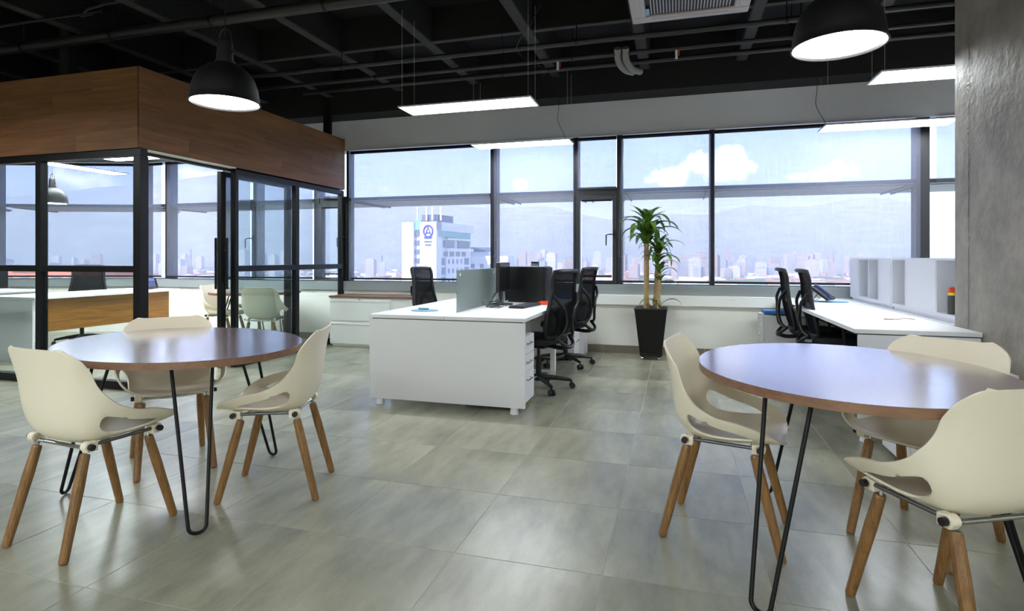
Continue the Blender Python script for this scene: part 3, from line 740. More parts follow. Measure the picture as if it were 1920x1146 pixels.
def make_chair(label, loc, rz, group):
    t = thing('shell_chair', label, 'chair', loc, rz, group)
    sh = shell_mesh().build('seat_shell', M_shell, t, smooth=True, ang=80)
    so = sh.modifiers.new('solid', 'SOLIDIFY'); so.thickness = 0.008; so.offset = 1; 
    bv = sh.modifiers.new('bev', 'BEVEL'); bv.width = 0.0028; bv.segments = 2; bv.limit_method = 'ANGLE'; bv.angle_limit = radians(50)
    for sx in (-1, 1):
        MB().cyl((sx*0.186, 0.15, 0.434), (sx*0.178, -0.13, 0.434), 0.0075, n=10).build('side_rod', M_rod, t, smooth=True)
        for y, fy in ((0.145, 1), (-0.128, -1)):
            b_ = MB(); b_.box(sx*0.176-0.017, y-0.022, 0.410, sx*0.176+0.017, y+0.022, 0.448)
            b_.cyl((sx*0.176-0.017, y+fy*0.010, 0.431), (sx*0.176+0.017, y+fy*0.010, 0.431), 0.021, n=14)
            br = b_.build('bracket', M_shell, t, smooth=True, bevel=0.003)
            MB().cyl((sx*0.192, y+fy*0.010, 0.431), (sx*0.210, y+fy*0.010, 0.431), 0.0125, n=14).build('knob', M_rub, br, smooth=True)
            foot = Vector((sx*0.186, fy*0.235, 0.0)); top = Vector((sx*0.158, fy*0.134-0.002, 0.398))
            lg = MB(); d = (foot-top)
            lg.cyl(top, top+d*0.02, 0.0165, 0.0190, n=12).cyl(top+d*0.02, top+d*0.30, 0.0190, 0.0212, n=12, caps=False).cyl(top+d*0.30, foot-d*0.015, 0.0212, 0.0170, n=12, caps=False).cyl(foot-d*0.015, foot, 0.0170, 0.0135, n=12)
            lo = lg.build('leg', M_oak, t, smooth=True, ang=28)
    for fy, y in ((1, 0.132), (-1, -0.136)):
        p = catmull([(-0.157, y, 0.392), (-0.155, y, 0.412), (-0.140, y*0.97, 0.420), (-0.115, y*0.92, 0.417), (-0.04, y*0.86, 0.412), (0.04, y*0.86, 0.412), (0.115, y*0.92, 0.417), (0.140, y*0.97, 0.420), (0.155, y, 0.412), (0.157, y, 0.392)], 5)
        MB().tube(p, 0.0085, 10).build('cross_tube', M_chrome, t, smooth=True)
    return t
def rz_face(fx, fy): return math.atan2(fy, fx)-pi/2
GL = 'cream chairs at the round tables'
ch = make_chair('cream chair front left, its back toward the camera, at the left round table', (-2.466, 1.91, 0), rz_face(0.10, 0.995), GL)
def put(cx, cy, fx, fy, label): dup(ch, (cx, cy, 0), rz_face(fx, fy), label, GL)
put(-2.845, 2.669, 0.79, -0.62, 'cream chair behind the left round table, facing the camera')
put(-2.006, 2.536, -0.928, -0.372, 'cream chair on the right side of the left round table, in profile')
put(0.21, 2.686, 0.977, -0.21, 'cream chair on the left side of the right round table')
put(1.025, 2.848, -0.68, -0.73, 'cream chair behind the right round table, tucked under it')
put(0.866, 2.162, -0.452, 0.893, 'cream chair nearest the camera at bottom right, seen from behind')
put(-5.02, 6.12, -0.25, 0.97, 'cream chair inside the glass office seen from behind')
put(-5.95, 6.42, 0.97, 0.2, 'cream chair inside the glass office on the left of the small round table')

# ================================================================== ROUND TABLES
def round_table(label, loc, A, B, feet, ht=0.765, rot=0.0):
    t = thing('round_table', label, 'table', loc, rot, 'round walnut tables with black hairpin legs')
    n = 96
    pts = [(A*cos(2*pi*i/n), B*sin(2*pi*i/n)) for i in range(n)]
    MB().prism(pts, ht-0.002, ht).build('tabletop', M_walnut, t)
    MB().prism([(x*0.9995, y*0.9995) for x, y in pts], ht-0.032, ht-0.002).build('edge_band', M_wedge, t, smooth=True)
    for (fx, fy) in feet:
        a = math.atan2(fy-loc[1], fx-loc[0])-rot; R = sqrt((fy-loc[1])**2+(fx-loc[0])**2)+0.036
        ca, sa = cos(a), sin(a); 
        def W(r, s, z): return (ca*r-sa*s, sa*r+ca*s, z)
        p = [W(R-0.31, -0.085, ht-0.036), W(R-0.25, -0.085, ht-0.037), W(R-0.225, -0.0845, ht-0.043), W(R-0.213, -0.083, ht-0.065)]
        p += [W(R-0.213+0.175*k/6, -0.083+0.047*k/6, (ht-0.065)*(1-k/6)+0.05*k/6) for k in range(1, 7)]
        base = R-0.036
        p += [W(base+0.003, -0.033, 0.030), W(base+0.004, -0.022, 0.015), W(base+0.005, 0.0, 0.009), W(base+0.004, 0.022, 0.015), W(base+0.003, 0.033, 0.030)]
        p += [W(R-0.213+0.175*k/6, 0.083-0.047*k/6, (ht-0.065)*(1-k/6)+0.05*k/6) for k in range(6, -1, -1)]
        p += [W(R-0.225, 0.0845, ht-0.043), W(R-0.25, 0.085, ht-0.037), W(R-0.31, 0.085, ht-0.036)]
        lg = MB().tube(catmull(p, 3), 0.008, 10).build('hairpin_leg', M_black, t, smooth=True)
        q = MB(); c0 = W(R-0.29, -0.11, 0); 
        Mx = Matrix.Rotation(a, 4, 'Z')
        q.box(R-0.33, -0.11, ht-0.034, R-0.27, 0.11, ht-0.032, M=Mx); q.build('mounting_plate', M_black, lg)
    return t
round_table('left round walnut table on black hairpin legs', (-2.475, 2.381, 0), 0.71, 0.534, [(-1.996, 2.0), (-2.357, 2.923), (-2.98, 2.16)], rot=-0.385)
round_table('right round walnut table on black hairpin legs', (0.641, 2.561, 0), 0.548, 0.646, [(0.273, 2.075), (0.431, 3.12), (1.20, 2.45)], rot=-0.04)
round_table('small round walnut table inside the glass office', (-5.52, 6.52, 0), 0.58, 0.58, [(-5.95, 6.27), (-5.09, 6.27), (-5.52, 7.02)], ht=0.75)

# ================================================================== PENDANTS
def pendant(label, loc, ztop=3.7):
    t = thing('pendant_lamp', label, 'lamp', loc, 0, 'black dome pendant lamps')
    R = 0.18
    prof = [(0.0, 0.225), (0.034, 0.225), (0.060, 0.218), (0.095, 0.200), (0.130, 0.170), (0.155, 0.130), (0.170, 0.085), (0.177, 0.040), (0.180, 0.008), (0.186, 0.0), (0.186, -0.004), (0.178, -0.004), (0.174, 0.008), (0.165, 0.085), (0.150, 0.126), (0.124, 0.164), (0.09, 0.193), (0.0, 0.215)]
    MB().lathe(prof, 48).build('shade', M_lamp, t, smooth=True, ang=60)
    MB().lathe([(0.0, 0.012), (0.09, 0.011), (0.172, 0.006), (0.172, 0.012), (0.0, 0.018)], 48).build('diffuser', M_lampd, t, smooth=True)
    nk = MB().lathe([(0.0, 0.222), (0.052, 0.222), (0.052, 0.232), (0.044, 0.235), (0.040, 0.33), (0.036, 0.35), (0.030, 0.355), (0.0, 0.355)], 32).build('socket_cap', M_lamp, t, smooth=True, ang=40)
    MB().tube(catmull([(-0.042, 0, 0.30), (-0.042, 0, 0.36), (-0.03, 0, 0.40), (0, 0, 0.415), (0.03, 0, 0.40), (0.042, 0, 0.36), (0.042, 0, 0.30)], 5), 0.0035, 8).build('hanging_bow', M_lamp, t, smooth=True)
    for s_ in (-1, 1): MB().cyl((s_*0.040, 0, 0.285), (s_*0.056, 0, 0.285), 0.008, n=10).build('wing_screw', M_lamp, t, smooth=True)
    MB().cyl((0, 0, 0.355), (0, 0, ztop-loc[2]), 0.003, n=8).build('cord', M_lamp, t, smooth=True)
    return t
pendant('black dome pendant lamp over the left round table', (-2.432, 2.63, 2.07))
pendant('black dome pendant lamp over the right round table', (0.66, 2.709, 2.10))
pendant('small-looking black dome pendant inside the glass office', (-8.40, 5.90, 1.965), 2.80)

# ================================================================== LED PANELS
def led(label, cx, cy, z, lx, ly, ztop=3.45, cable=None, rz=0.0, group='suspended LED panels', dm=None):
    t = thing('led_panel', label, 'ceiling light', (cx, cy, z), rz, group)
    a, b = lx/2, ly/2
    m = MB(); m.box(-a, -b, 0, a, -b+0.012, 0.012).box(-a, b-0.012, 0, a, b, 0.012).box(-a, -b+0.012, 0, -a+0.012, b-0.012, 0.012).box(a-0.012, -b+0.012, 0, a, b-0.012, 0.012).box(-a+0.012, -b+0.012, 0.008, a-0.012, b-0.012, 0.012)
    m.build('frame', M_ledf, t)
    MB().box(-a+0.012, -b+0.012, 0.002, a-0.012, b-0.012, 0.0075).build('diffuser', dm or M_led, t)
    for sx in (-1, 1):
        for sy in (-1, 1): MB().cyl((sx*(a-0.03), sy*(b-0.03), 0.012), (sx*(a-0.03), sy*(b-0.03), ztop-z), 0.0012, n=5).build('suspension_wire', M_ledf, t)
    if cable:
        MB().tube(catmull([(cable, b*0.3, 0.02), (cable-0.03, b*0.3, 0.10), (cable-0.11, b*0.3, 0.28), (cable-0.10, b*0.3, 0.5), (cable-0.16, b*0.3, ztop-z)], 8), 0.003, 6).build('power_cord', M_black, t, smooth=True)
    return t
led('suspended LED panel above the middle desk, nearer of two', -1.80, 4.82, 2.56, 1.24, 0.31, cable=0.42)
led('suspended LED panel close to the windows above the middle desk', -1.83, 6.80, 2.60, 1.24, 0.31, cable=0.55)
led('suspended LED panel near the concrete pier, nearer of the right pair', 2.10, 5.06, 2.60, 1.24, 0.35)
led('suspended LED panel close to the windows above the right desk', 2.13, 6.88, 2.60, 1.24, 0.36, cable=-0.55)
led('LED panel inside the office beside the partition corner', -6.75, 5.85, 2.52, 1.2, 0.30, 2.80, dm=M_led2)
led('long LED panel inside the office beside the black pendant', -8.30, 6.25, 2.50, 0.30, 1.2, 2.80, dm=M_led2)
# unseen fill panels, added outside the frame to brighten the room
for (x, y, lb) in ((-0.6, -1.6, 'first row behind the camera, centre'), (-3.2, -1.6, 'first row behind the camera, left'), (2.2, -1.6, 'first row behind the camera, right'), (-0.6, -3.6, 'second row behind the camera, centre'), (-3.2, -3.6, 'second row behind the camera, left'), (2.2, -3.6, 'second row behind the camera, right'), (-5.8, -3.6, 'second row behind the camera, far left')):
    led('added unseen LED fill panel in the '+lb, x, y, 2.60, 1.24, 0.31, dm=M_led2)
for (x, y, lb) in ((-6.2, 2.2, 'in front of the glass office'), (-6.2, -1.0, 'to the left of the camera'), (3.9, 5.3, 'behind the concrete pier')):
    led('added LED fill panel out of frame '+lb, x, y, 2.60, 1.24, 0.31, dm=M_led2)
led('added LED fill panel at the far left of the office, hidden by the bulkhead', -10.4, 5.3, 2.52, 1.2, 0.30, 2.80, dm=M_led2)  # this and the next two: hidden panels added to light the glass office
led('added office LED fill panel above the small round table, hidden by the bulkhead', -5.6, 6.0, 2.60, 1.2, 0.30, 2.80, dm=M_led2)
led('added office LED fill panel near the sliding door, hidden by the bulkhead', -5.8, 4.9, 2.60, 1.2, 0.30, 2.80, dm=M_led2)

# ================================================================== CEILING SERVICES
def pipe(label, pts, r, mat_=None, cl=(), hang=None):
    t = thing('ceiling_pipe', label, 'pipe')
    MB().tube(pts, r, 14).build('pipe_run', mat_ or M_pipe, t, smooth=True)
    for x in cl:
        MB().cyl((x-0.012, pts[0][1], pts[0][2]), (x+0.012, pts[0][1], pts[0][2]), r+0.006, n=16).build('clamp', M_black, t, smooth=True)
        MB().cyl((x, pts[0][1], pts[0][2]+r), (x, pts[0][1], 3.79), 0.005, n=6).build('hanger_rod', M_black, t)
    return t
pipe('thick dark pipe crossing the ceiling above the wood bulkhead', [(-13.5, 4.12, 3.30), (4.8, 4.12, 3.30)], 0.047, None, (-6.25, -5.1, -3.95, -2.8, -1.6))
pipe('thin conduit running beside the thick ceiling pipe', catmull([(-13, 3.9, 3.42), (-5.6, 3.9, 3.42), (-5.2, 3.9, 3.40), (-4.9, 3.88, 3.46), (-3, 3.88, 3.46), (4.8, 3.88, 3.46)], 3), 0.012)
pipe('ceiling pipe above the middle LED panel, nearer of the pair', [(-13.5, 5.30, 3.22), (4.8, 5.30, 3.22)], 0.026, None, (-3.4, -0.9, 0.9, 2.3))
pipe('ceiling pipe above the middle LED panel, farther of the pair', [(-13.5, 5.66, 3.20), (4.8, 5.66, 3.20)], 0.022, None, (-3.2, -1.0, 1.0))
pipe('sprinkler main near the window beam', [(-4.6, 6.30, 3.32), (4.8, 6.30, 3.32)], 0.028, None, (1.2, 2.6))
pipe('pipe run above the right-hand LED panels', [(0.8, 4.75, 3.30), (4.8, 4.75, 3.30)], 0.03, None, (1.75,))
tag(MB().tube(catmull([(-1.15, 4.9, 3.44), (-1.25, 4.95, 3.3), (-1.45, 5.2, 3.2), (-1.38, 5.3, 3.1), (-1.15, 5.2, 2.95), (-1.2, 5.1, 2.85), (-1.12, 4.95, 2.62)], 8), 0.0035, 6).build('hanging_cable', M_pipe, smooth=True), 'thin loose cable drooping from the ceiling to the middle LED panel', 'cable')
# flexible duct pair and small sprinkler heads
fd = thing('flexible_conduit', 'pair of short bent grey conduits hanging under the ceiling pipes', 'conduit', (-0.55, 5.72, 3.12))
for dx in (0, 0.075): MB().tube(catmull([(dx, -0.10, 0.12), (dx, 0.0, 0.03), (dx+0.05, 0.12, -0.02), (dx+0.12, 0.26, -0.01)], 6), 0.034, 12).build('hose', mat('grey_hose', (120, 118, 116), 0.5), fd, smooth=True)
for (x, y, lab) in ((0.0, 5.66, 'red and white sprinkler head below the air conditioner'), (-1.15, 5.66, 'small red valve on the far ceiling pipe')):
    sp = thing('sprinkler_head', lab, 'sprinkler', (x, y, 3.10))
    MB().cyl((0, 0, 0.0), (0, 0, 0.08), 0.012, n=10).build('stem', M_ledf, sp, smooth=True)
    MB().cyl((0.02, 0, 0.03), (0.02, 0, 0.10), 0.010, n=10).build('red_cap', mat('red_paint', (170, 40, 30), 0.5), sp, smooth=True)
# beam blocks seen at right
for i, (x, y) in enumerate(((1.35, 5.9), (0.52, 6.1))):
    pass
# air conditioning cassette
ac = thing('air_conditioner', 'grey ceiling cassette air conditioner at the top edge of the picture', 'air conditioner', (0.10, 4.53, 3.20))
M_ac = mat('ac_plastic', (176, 166, 168), 0.45)
m = MB(); a = 0.46
m.box(-a, -a, 0, a, -a+0.12, 0.03).box(-a, a-0.12, 0, a, a, 0.03).box(-a, -a+0.12, 0, -a+0.12, a-0.12, 0.03).box(a-0.12, -a+0.12, 0, a, a-0.12, 0.03)
m.build('panel', M_ac, ac, bevel=0.012, seg=3)
MB().box(-0.42, -0.42, 0.03, 0.42, 0.42, 0.26).build('housing', M_pipe, ac)
for s_ in (-1, 1):
    MB().box(-0.30, s_*0.40-0.022, -0.004, 0.30, s_*0.40+0.022, 0.002).build('air_flap', M_ac, ac, bevel=0.002)
    MB().box(s_*0.40-0.022, -0.30, -0.004, s_*0.40+0.022, 0.30, 0.002).build('air_flap', M_ac, ac, bevel=0.002)
MB().box(-0.34, -0.34, 0.018, 0.34, 0.34, 0.022).build('grille_backing', M_black, ac)
for i in range(26): MB().box(-0.30+i*0.024, -0.30, 0.004, -0.292+i*0.024, 0.30, 0.02).build('grille_slat', M_ac, ac)
MB().box(-0.34, 0.18, -0.002, -0.312, 0.30, 0.004).build('badge', mat('badge_blue', (150, 180, 200), 0.4), ac)
for sx in (-0.45, 0.45):
    for sy in (-0.45, 0.45): MB().cyl((sx, sy, 0.03), (sx, sy, 0.59), 0.006, n=6).build('hanger_rod', M_black, ac)

# ================================================================== MIDDLE DESK CLUSTER
DX0, DX1, DY0, DY1 = -2.45, -1.11, 4.21, 7.02
dk = thing('bench_desk', 'white double bench desk in the middle of the room', 'desk', (0, 0, 0))
xm = (DX0+DX1)/2
for (a, b) in ((DX0, xm-0.004), (xm+0.004, DX1)):
    for (c, d) in ((DY0, 5.60), (5.604, DY1)): MB().box(a, c, 0.708, b, d, 0.736).build('worktop', M_desk, dk, bevel=0.0015)
for y in (DY0+0.006, DY1-0.03): MB().box(DX0+0.006, y, 0.045, DX1-0.004, y+0.028, 0.700).build('end_panel', M_desk, dk, bevel=0.0015)
MB().box(DX0+0.03, DY0+0.015, 0.699, DX1-0.03, DY1-0.02, 0.709).build('shadow_joint', M_deskgap, dk)
for x in (DX0+0.10, DX1-0.09):
    for y in (DY0+0.02, DY1-0.02): MB().cyl((x, y, 0.0), (x, y, 0.045), 0.034, 0.028, n=16).build('foot', M_desk, dk, smooth=True)
for x in (DX1-0.10, DX0+0.04):   # white steel loop leg in the middle
    m = MB(); 
    for zz in (0.0,): m.box(x, 5.57, 0.0, x+0.05, 5.62, 0.70)
    m.build('leg', M_cabwhite, dk, bevel=0.003)
MB().box(DX0+0.04, 5.575, 0.03, DX1-0.05, 5.615, 0.075).build('floor_rail', M_cabwhite, dk, bevel=0.003)
MB().box(DX0+0.05, 5.575, 0.66, DX1-0.08, 5.615, 0.70).build('cross_rail', M_cabwhite, dk)
MB().box(xm-0.10, DY0+0.05, 0.60, xm+0.10, DY1-0.05, 0.64).build('cable_tray', M_pipe, dk)
# frosted screen
fs_ = thing('desk_screen', 'frosted green-tinted glass divider on the middle desk', 'screen divider', (-1.80, 4.55, 0.736))
MB().box(-0.005, 0.0, 0.0, 0.005, 1.06, 0.36).build('glass_sheet', M_frost, fs_, bevel=0.002)
for y, z in ((0.06, 0.32), (1.0, 0.32)): MB().cyl((-0.009, y, z), (0.009, y, z), 0.012, n=14).build('standoff', M_cabwhite, fs_, smooth=True)
tag(MB().box(-1.805, 5.64, 0.737, -1.795, 6.70, 1.096).build('desk_screen', M_frost, bevel=0.002), 'second frosted glass divider farther along the middle desk', 'screen divider')
# pedestals
def pedestal(label, loc, rz, w_=0.40, d_=0.52, h_=0.58, n=3, mt=None, parent=None):
    t = thing('drawer_pedestal', label, 'drawer cabinet', loc, rz, 'white drawer pedestals')
    MB().box(-w_/2, -d_/2+0.018, 0.03, w_/2, d_/2, h_).build('body', mt or M_desk, t, bevel=0.002)
    hs = [0.03]; H = h_-0.03
    cuts = {3: [0, 0.46, 0.72, 1.0], 2: [0, 0.5, 1.0]}[n]
    for i in range(n):
        z0 = 0.03+H*cuts[i]+0.003; z1 = 0.03+H*cuts[i+1]-0.003
        dd = MB().box(-w_/2, -d_/2, z0, w_/2, -d_/2+0.016, z1).build('drawer', mt or M_desk, t, bevel=0.002)
        zc = z1-0.06
        MB().tube([(-0.06, -d_/2, zc), (-0.06, -d_/2-0.022, zc), (0.06, -d_/2-0.022, zc), (0.06, -d_/2, zc)], 0.005, 8).build('handle', M_chrome, dd, smooth=True)
    for sx in (-1, 1):
        for sy in (-1, 1): MB().cyl((sx*(w_/2-0.04)-0.008, sy*(d_/2-0.05), 0.016), (sx*(w_/2-0.04)+0.008, sy*(d_/2-0.05), 0.016), 0.016, n=12).build('caster', M_rub, t, smooth=True)
    return t
ped = pedestal('white drawer pedestal under the near right corner of the middle desk', (-1.425, 4.52, 0), pi/2, h_=0.57)
dup(ped, (-1.40, 6.76, 0), pi/2, 'white drawer pedestal at the far window end of the middle desk')
dup(ped, (1.17, 6.98, 0), -pi/2, 'white drawer pedestal under the blue folder by the window wall')
dup(ped, (1.50, 3.88, 0), -pi/2, 'white drawer pedestal against the end of the right desk behind the round table')
dup(ped, (-2.14, 4.70, 0), -pi/2, 'white drawer pedestal hidden under the left half of the middle desk')
tag(MB().box(-1.17, 6.95, 0, -1.09, 7.28, 0.70).build('side_panel', M_desk, bevel=0.002), 'white upright panel between the middle desk and the window wall', 'panel')

# computer things on the middle desk
pc = thing('computer_tower', 'large black computer tower on the middle desk', 'computer', (-1.43, 5.86, 0.737), radians(-8))
MB().box(-0.30, -0.12, 0.0, 0.14, 0.10, 0.375).build('case', M_pc, pc, bevel=0.006)
MB().box(0.14, -0.112, 0.012, 0.158, 0.092, 0.365).build('front_bezel', M_plastic, pc, bevel=0.004)
for z in (0.33, 0.29, 0.25): MB().box(0.158, -0.09, z, 0.161, 0.07, z+0.028).build('drive_bay', M_key, pc)
mo = thing('monitor', 'black flat monitor standing beside the frosted divider', 'monitor', (-1.655, 5.42, 0.737), radians(93))
MB().box(-0.22, -0.018, 0.13, 0.22, 0.018, 0.42).build('housing', M_plastic, mo, bevel=0.008)
MB().box(-0.205, -0.021, 0.15, 0.205, -0.0185, 0.405).build('display', M_screen, mo)
MB().box(-0.03, 0.018, 0.0, 0.03, 0.036, 0.30).build('neck', M_plastic, mo, bevel=0.004)
MB().cyl((0, 0.01, 0), (0, 0.01, 0.012), 0.11, n=32).build('base', M_plastic, mo, smooth=True)
kb = thing('keyboard', 'black keyboard at the front of the middle desk', 'keyboard', (-1.385, 5.26, 0.737), radians(82))
MB().box(-0.22, -0.075, 0.0, 0.22, 0.075, 0.016).build('case', M_plastic, kb, bevel=0.004)
km = MB().box(-0.0125, -0.011, 0.016, 0.0125, 0.011, 0.022).mesh('key', M_key)
for r in range(5):
    for c2 in range(15): link(km, 'key', kb, (-0.203+c2*0.029, -0.055+r*0.027, 0))
tag(MB().box(-1.33, 5.52, 0.737, -1.18, 5.62, 0.760).box(-1.31, 5.54, 0.760, -1.22, 5.60, 0.768).build('stapler', M_orange, bevel=0.004), 'orange-red stapler beside the black computer tower', 'stapler')
cb = thing('cable_bundle', 'tangle of black and grey cables behind the monitor', 'cables', (-1.70, 5.15, 0.742))
random.seed(5)
for i in range(7):
    p = [(random.uniform(-0.05, 0.05), random.uniform(-0.12, 0.05), 0.0)]
    for j in range(5): p.append((random.uniform(-0.06, 0.16), random.uniform(-0.16, 0.22), random.choice((0.002, 0.004, 0.01, 0.05))))
    p.append((0.05, 0.24, random.uniform(0.05, 0.25)))
    MB().tube(catmull(p, 6), 0.0032, 6).build('cable', M_plastic if i % 2 else M_rod, cb, smooth=True)
ph = thing('desk_phone', 'small handset display rising behind the computer tower', 'phone', (-1.62, 6.62, 0.737), radians(-20))
MB().box(-0.05, -0.01, 0.0, 0.05, 0.012, 0.42).build('stand', M_plastic, ph, bevel=0.003)
MB().box(-0.05, -0.016, 0.27, 0.05, -0.010, 0.40).build('display', mat('phone_display', (120, 130, 150), 0.2), ph)
dsc = thing('mouse_pad', 'pale blue oval pad on the left half of the middle desk', 'mouse pad', (-2.13, 4.62, 0.737), 0)
MB().prism([(0.125*cos(2*pi*i/32), 0.10*sin(2*pi*i/32)) for i in range(32)], 0, 0.004).build('pad', M_mat, dsc)
MB().prism([(-0.04+0.05*cos(2*pi*i/24), 0.06+0.03*sin(2*pi*i/24)) for i in range(24)], 0.004, 0.018).build('wrist_rest', M_mat, dsc, bevel=0.004)
tag(MB().prism([(-1.90+0.02*cos(i*pi/6), 4.98+0.02*sin(i*pi/6)) for i in range(12)], 0.737, 0.760).build('cable_grommet', M_rub), 'tiny black cap on the desk left of the frosted divider', 'cap')
tag(MB().box(-1.40, 6.40, 0.737, -1.16, 6.62, 0.765).build('blue_tray', M_blue, bevel=0.003), 'blue folder lying on the far end of the middle desk', 'folder')

# ================================================================== TASK CHAIRS
def task_chair(label, loc, rz):
    t = thing('task_chair', label, 'office chair', loc, rz, 'black mesh task chairs')
    hub = MB().cyl((0, 0, 0.075), (0, 0, 0.13), 0.035, n=16).build('hub', M_plastic, t, smooth=True)
    for i in range(5):
        a = 2*pi*i/5+0.35; ca, sa = cos(a), sin(a)
        p = [(ca*0.03, sa*0.03, 0.105), (ca*0.16, sa*0.16, 0.098), (ca*0.30, sa*0.30, 0.076)]
        arm = MB().tube(p, [0.026, 0.022, 0.015], 8).build('base_arm', M_plastic, t, smooth=True)
        m = MB()
        for s_ in (-1, 1):
            ox, oy = -sa*0.017*s_, ca*0.017*s_
            m.cyl((ca*0.31+ox*0.4, sa*0.31+oy*0.4, 0.027), (ca*0.31+ox*1.6, sa*0.31+oy*1.6, 0.027), 0.027, n=14)
        m.cyl((ca*0.30, sa*0.30, 0.045), (ca*0.30, sa*0.30, 0.08), 0.009, n=8)
        m.build('caster', M_rub, arm, smooth=True)
    MB().cyl((0, 0, 0.12), (0, 0, 0.30), 0.026, n=14).cyl((0, 0, 0.29), (0, 0, 0.40), 0.015, n=12).build('gas_column', M_plastic, t, smooth=True)
    MB().box(-0.11, -0.13, 0.385, 0.11, 0.10, 0.425).build('mechanism', M_plastic, t, bevel=0.01)
    # seat cushion
    n = 36; pts = []
    for i in range(n):
        a = 2*pi*i/n; q = (abs(cos(a))**3.2+abs(sin(a))**3.2)**(-1/3.2); pts.append((0.245*q*cos(a), 0.02+0.235*q*sin(a)))
    st = MB().prism(pts, 0.425, 0.49).build('seat', M_mesh, t, smooth=True, bevel=0.025, seg=4)
    # back : frame loop + mesh + rear Y support
    def B(u, z):   # u -1..1, z height -> back surface point
        y = -0.225-0.05*((z-0.50)/0.58)-0.055*((z-0.50)/0.58)**2*1.0+0.045*sin(pi*min(1, max(0, (z-0.50)/0.5)))*-0.6+0.035*u*u
        return y
    def Wd(z):
        q = (z-0.50)/0.58; return interp([(0, 0.17), (0.15, 0.215), (0.35, 0.225), (0.55, 0.20), (0.75, 0.185), (0.95, 0.195), (1.0, 0.185)], q)[0]
    loop = []
    zs = [0.50+0.58*i/14 for i in range(15)]
    for z in zs: loop.append((Wd(z), B(1, z), z))
    for i in range(1, 8): u = 1-2*i/8; loop.append((Wd(1.08)*u, B(u, 1.08)-0.012, 1.085))
    for z in reversed(zs): loop.append((-Wd(z), B(1, z), z))
    for i in range(1, 8): u = -1+2*i/8; loop.append((Wd(0.50)*u, B(u, 0.50), 0.49))
    MB().tube(loop, 0.018, 8, closed=True).build('back_frame', M_plastic, t, smooth=True)
    m = MB(); NU, NZ = 10, 16; vs = []; fs = []
    for j in range(NZ+1):
        z = 0.50+0.58*j/NZ
        for i in range(NU+1): u = -1+2*i/NU; vs.append((Wd(z)*u, B(u, z), z))
    for j in range(NZ):
        for i in range(NU): k0 = j*(NU+1)+i; fs.append((k0, k0+1, k0+NU+2, k0+NU+1))
    me_ = m.add(vs, fs).build('back_mesh', M_net, t, smooth=True)
    y_ = MB(); 
    for s_ in (-1, 1):
        y_.tube(catmull([(s_*0.20, -0.285, 0.88), (s_*0.14, -0.325, 0.80), (s_*0.07, -0.33, 0.73), (s_*0.045, -0.33, 0.62), (s_*0.09, -0.31, 0.53), (s_*0.14, -0.27, 0.49)], 5), 0.015, 8)
    y_.build('back_brace', M_plastic, t, smooth=True)
    MB().tube(catmull([(0.11, -0.26, 0.50), (0.08, -0.32, 0.44), (0.0, -0.335, 0.41), (-0.08, -0.32, 0.44), (-0.11, -0.26, 0.50)], 6), 0.016, 8).build('lower_loop', M_plastic, t, smooth=True)
    MB().tube(catmull([(0, -0.33, 0.415), (0, -0.25, 0.395), (0, -0.10, 0.405)], 5), 0.020, 8).build('back_link', M_plastic, t, smooth=True)
    for s_ in (-1, 1):
        ar = MB().tube(catmull([(s_*0.12, 0.0, 0.41), (s_*0.24, 0.0, 0.42), (s_*0.275, -0.01, 0.48), (s_*0.28, -0.02, 0.60), (s_*0.28, 0.0, 0.655)], 5), 0.014, 8).build('armrest_post', M_plastic, t, smooth=True)
        MB().box(s_*0.28-0.04, -0.12, 0.655, s_*0.28+0.04, 0.14, 0.685).build('armrest_pad', M_rub, ar, bevel=0.012, seg=3)
    return t
def net_mat():
    m = bpy.data.materials.new('chair_net'); m.use_nodes = True; nt = m.node_tree
    for n in list(nt.nodes): nt.nodes.remove(n)
    o = N(nt, 'ShaderNodeOutputMaterial'); t = N(nt, 'ShaderNodeBsdfTransparent'); d = N(nt, 'ShaderNodeBsdfDiffuse'); mx = N(nt, 'ShaderNodeMixShader')
    d.inputs[0].default_value = (0.012, 0.013, 0.015, 1); mx.inputs[0].default_value = 0.035
    nt.links.new(d.outputs[0], mx.inputs[1]); nt.links.new(t.outputs[0], mx.inputs[2]); nt.links.new(mx.outputs[0], o.inputs[0]); return m
M_net = net_mat()
tc0 = task_chair('black mesh task chair at the near right side of the middle desk', (-1.22, 5.12, 0), rz_face(-0.93, 0.36))
def puttc(x, y, fx, fy, lab): dup(tc0, (x, y, 0), rz_face(fx, fy), lab)
puttc(-1.20, 6.34, -0.97, 0.25, 'black mesh task chair at the far right side of the middle desk')
puttc(-2.52, 5.95, 0.97, -0.15, 'black mesh task chair behind the left half of the middle desk')
puttc(1.34, 6.42, 0.99, -0.03, 'black mesh task chair at the right desk nearest the windows')
puttc(1.43, 5.87, 0.99, -0.03, 'black mesh task chair at the right desk, the nearer of two')
puttc(-8.05, 6.05, 0.6, -0.8, 'black task chair behind the wood-fronted desk in the glass office')

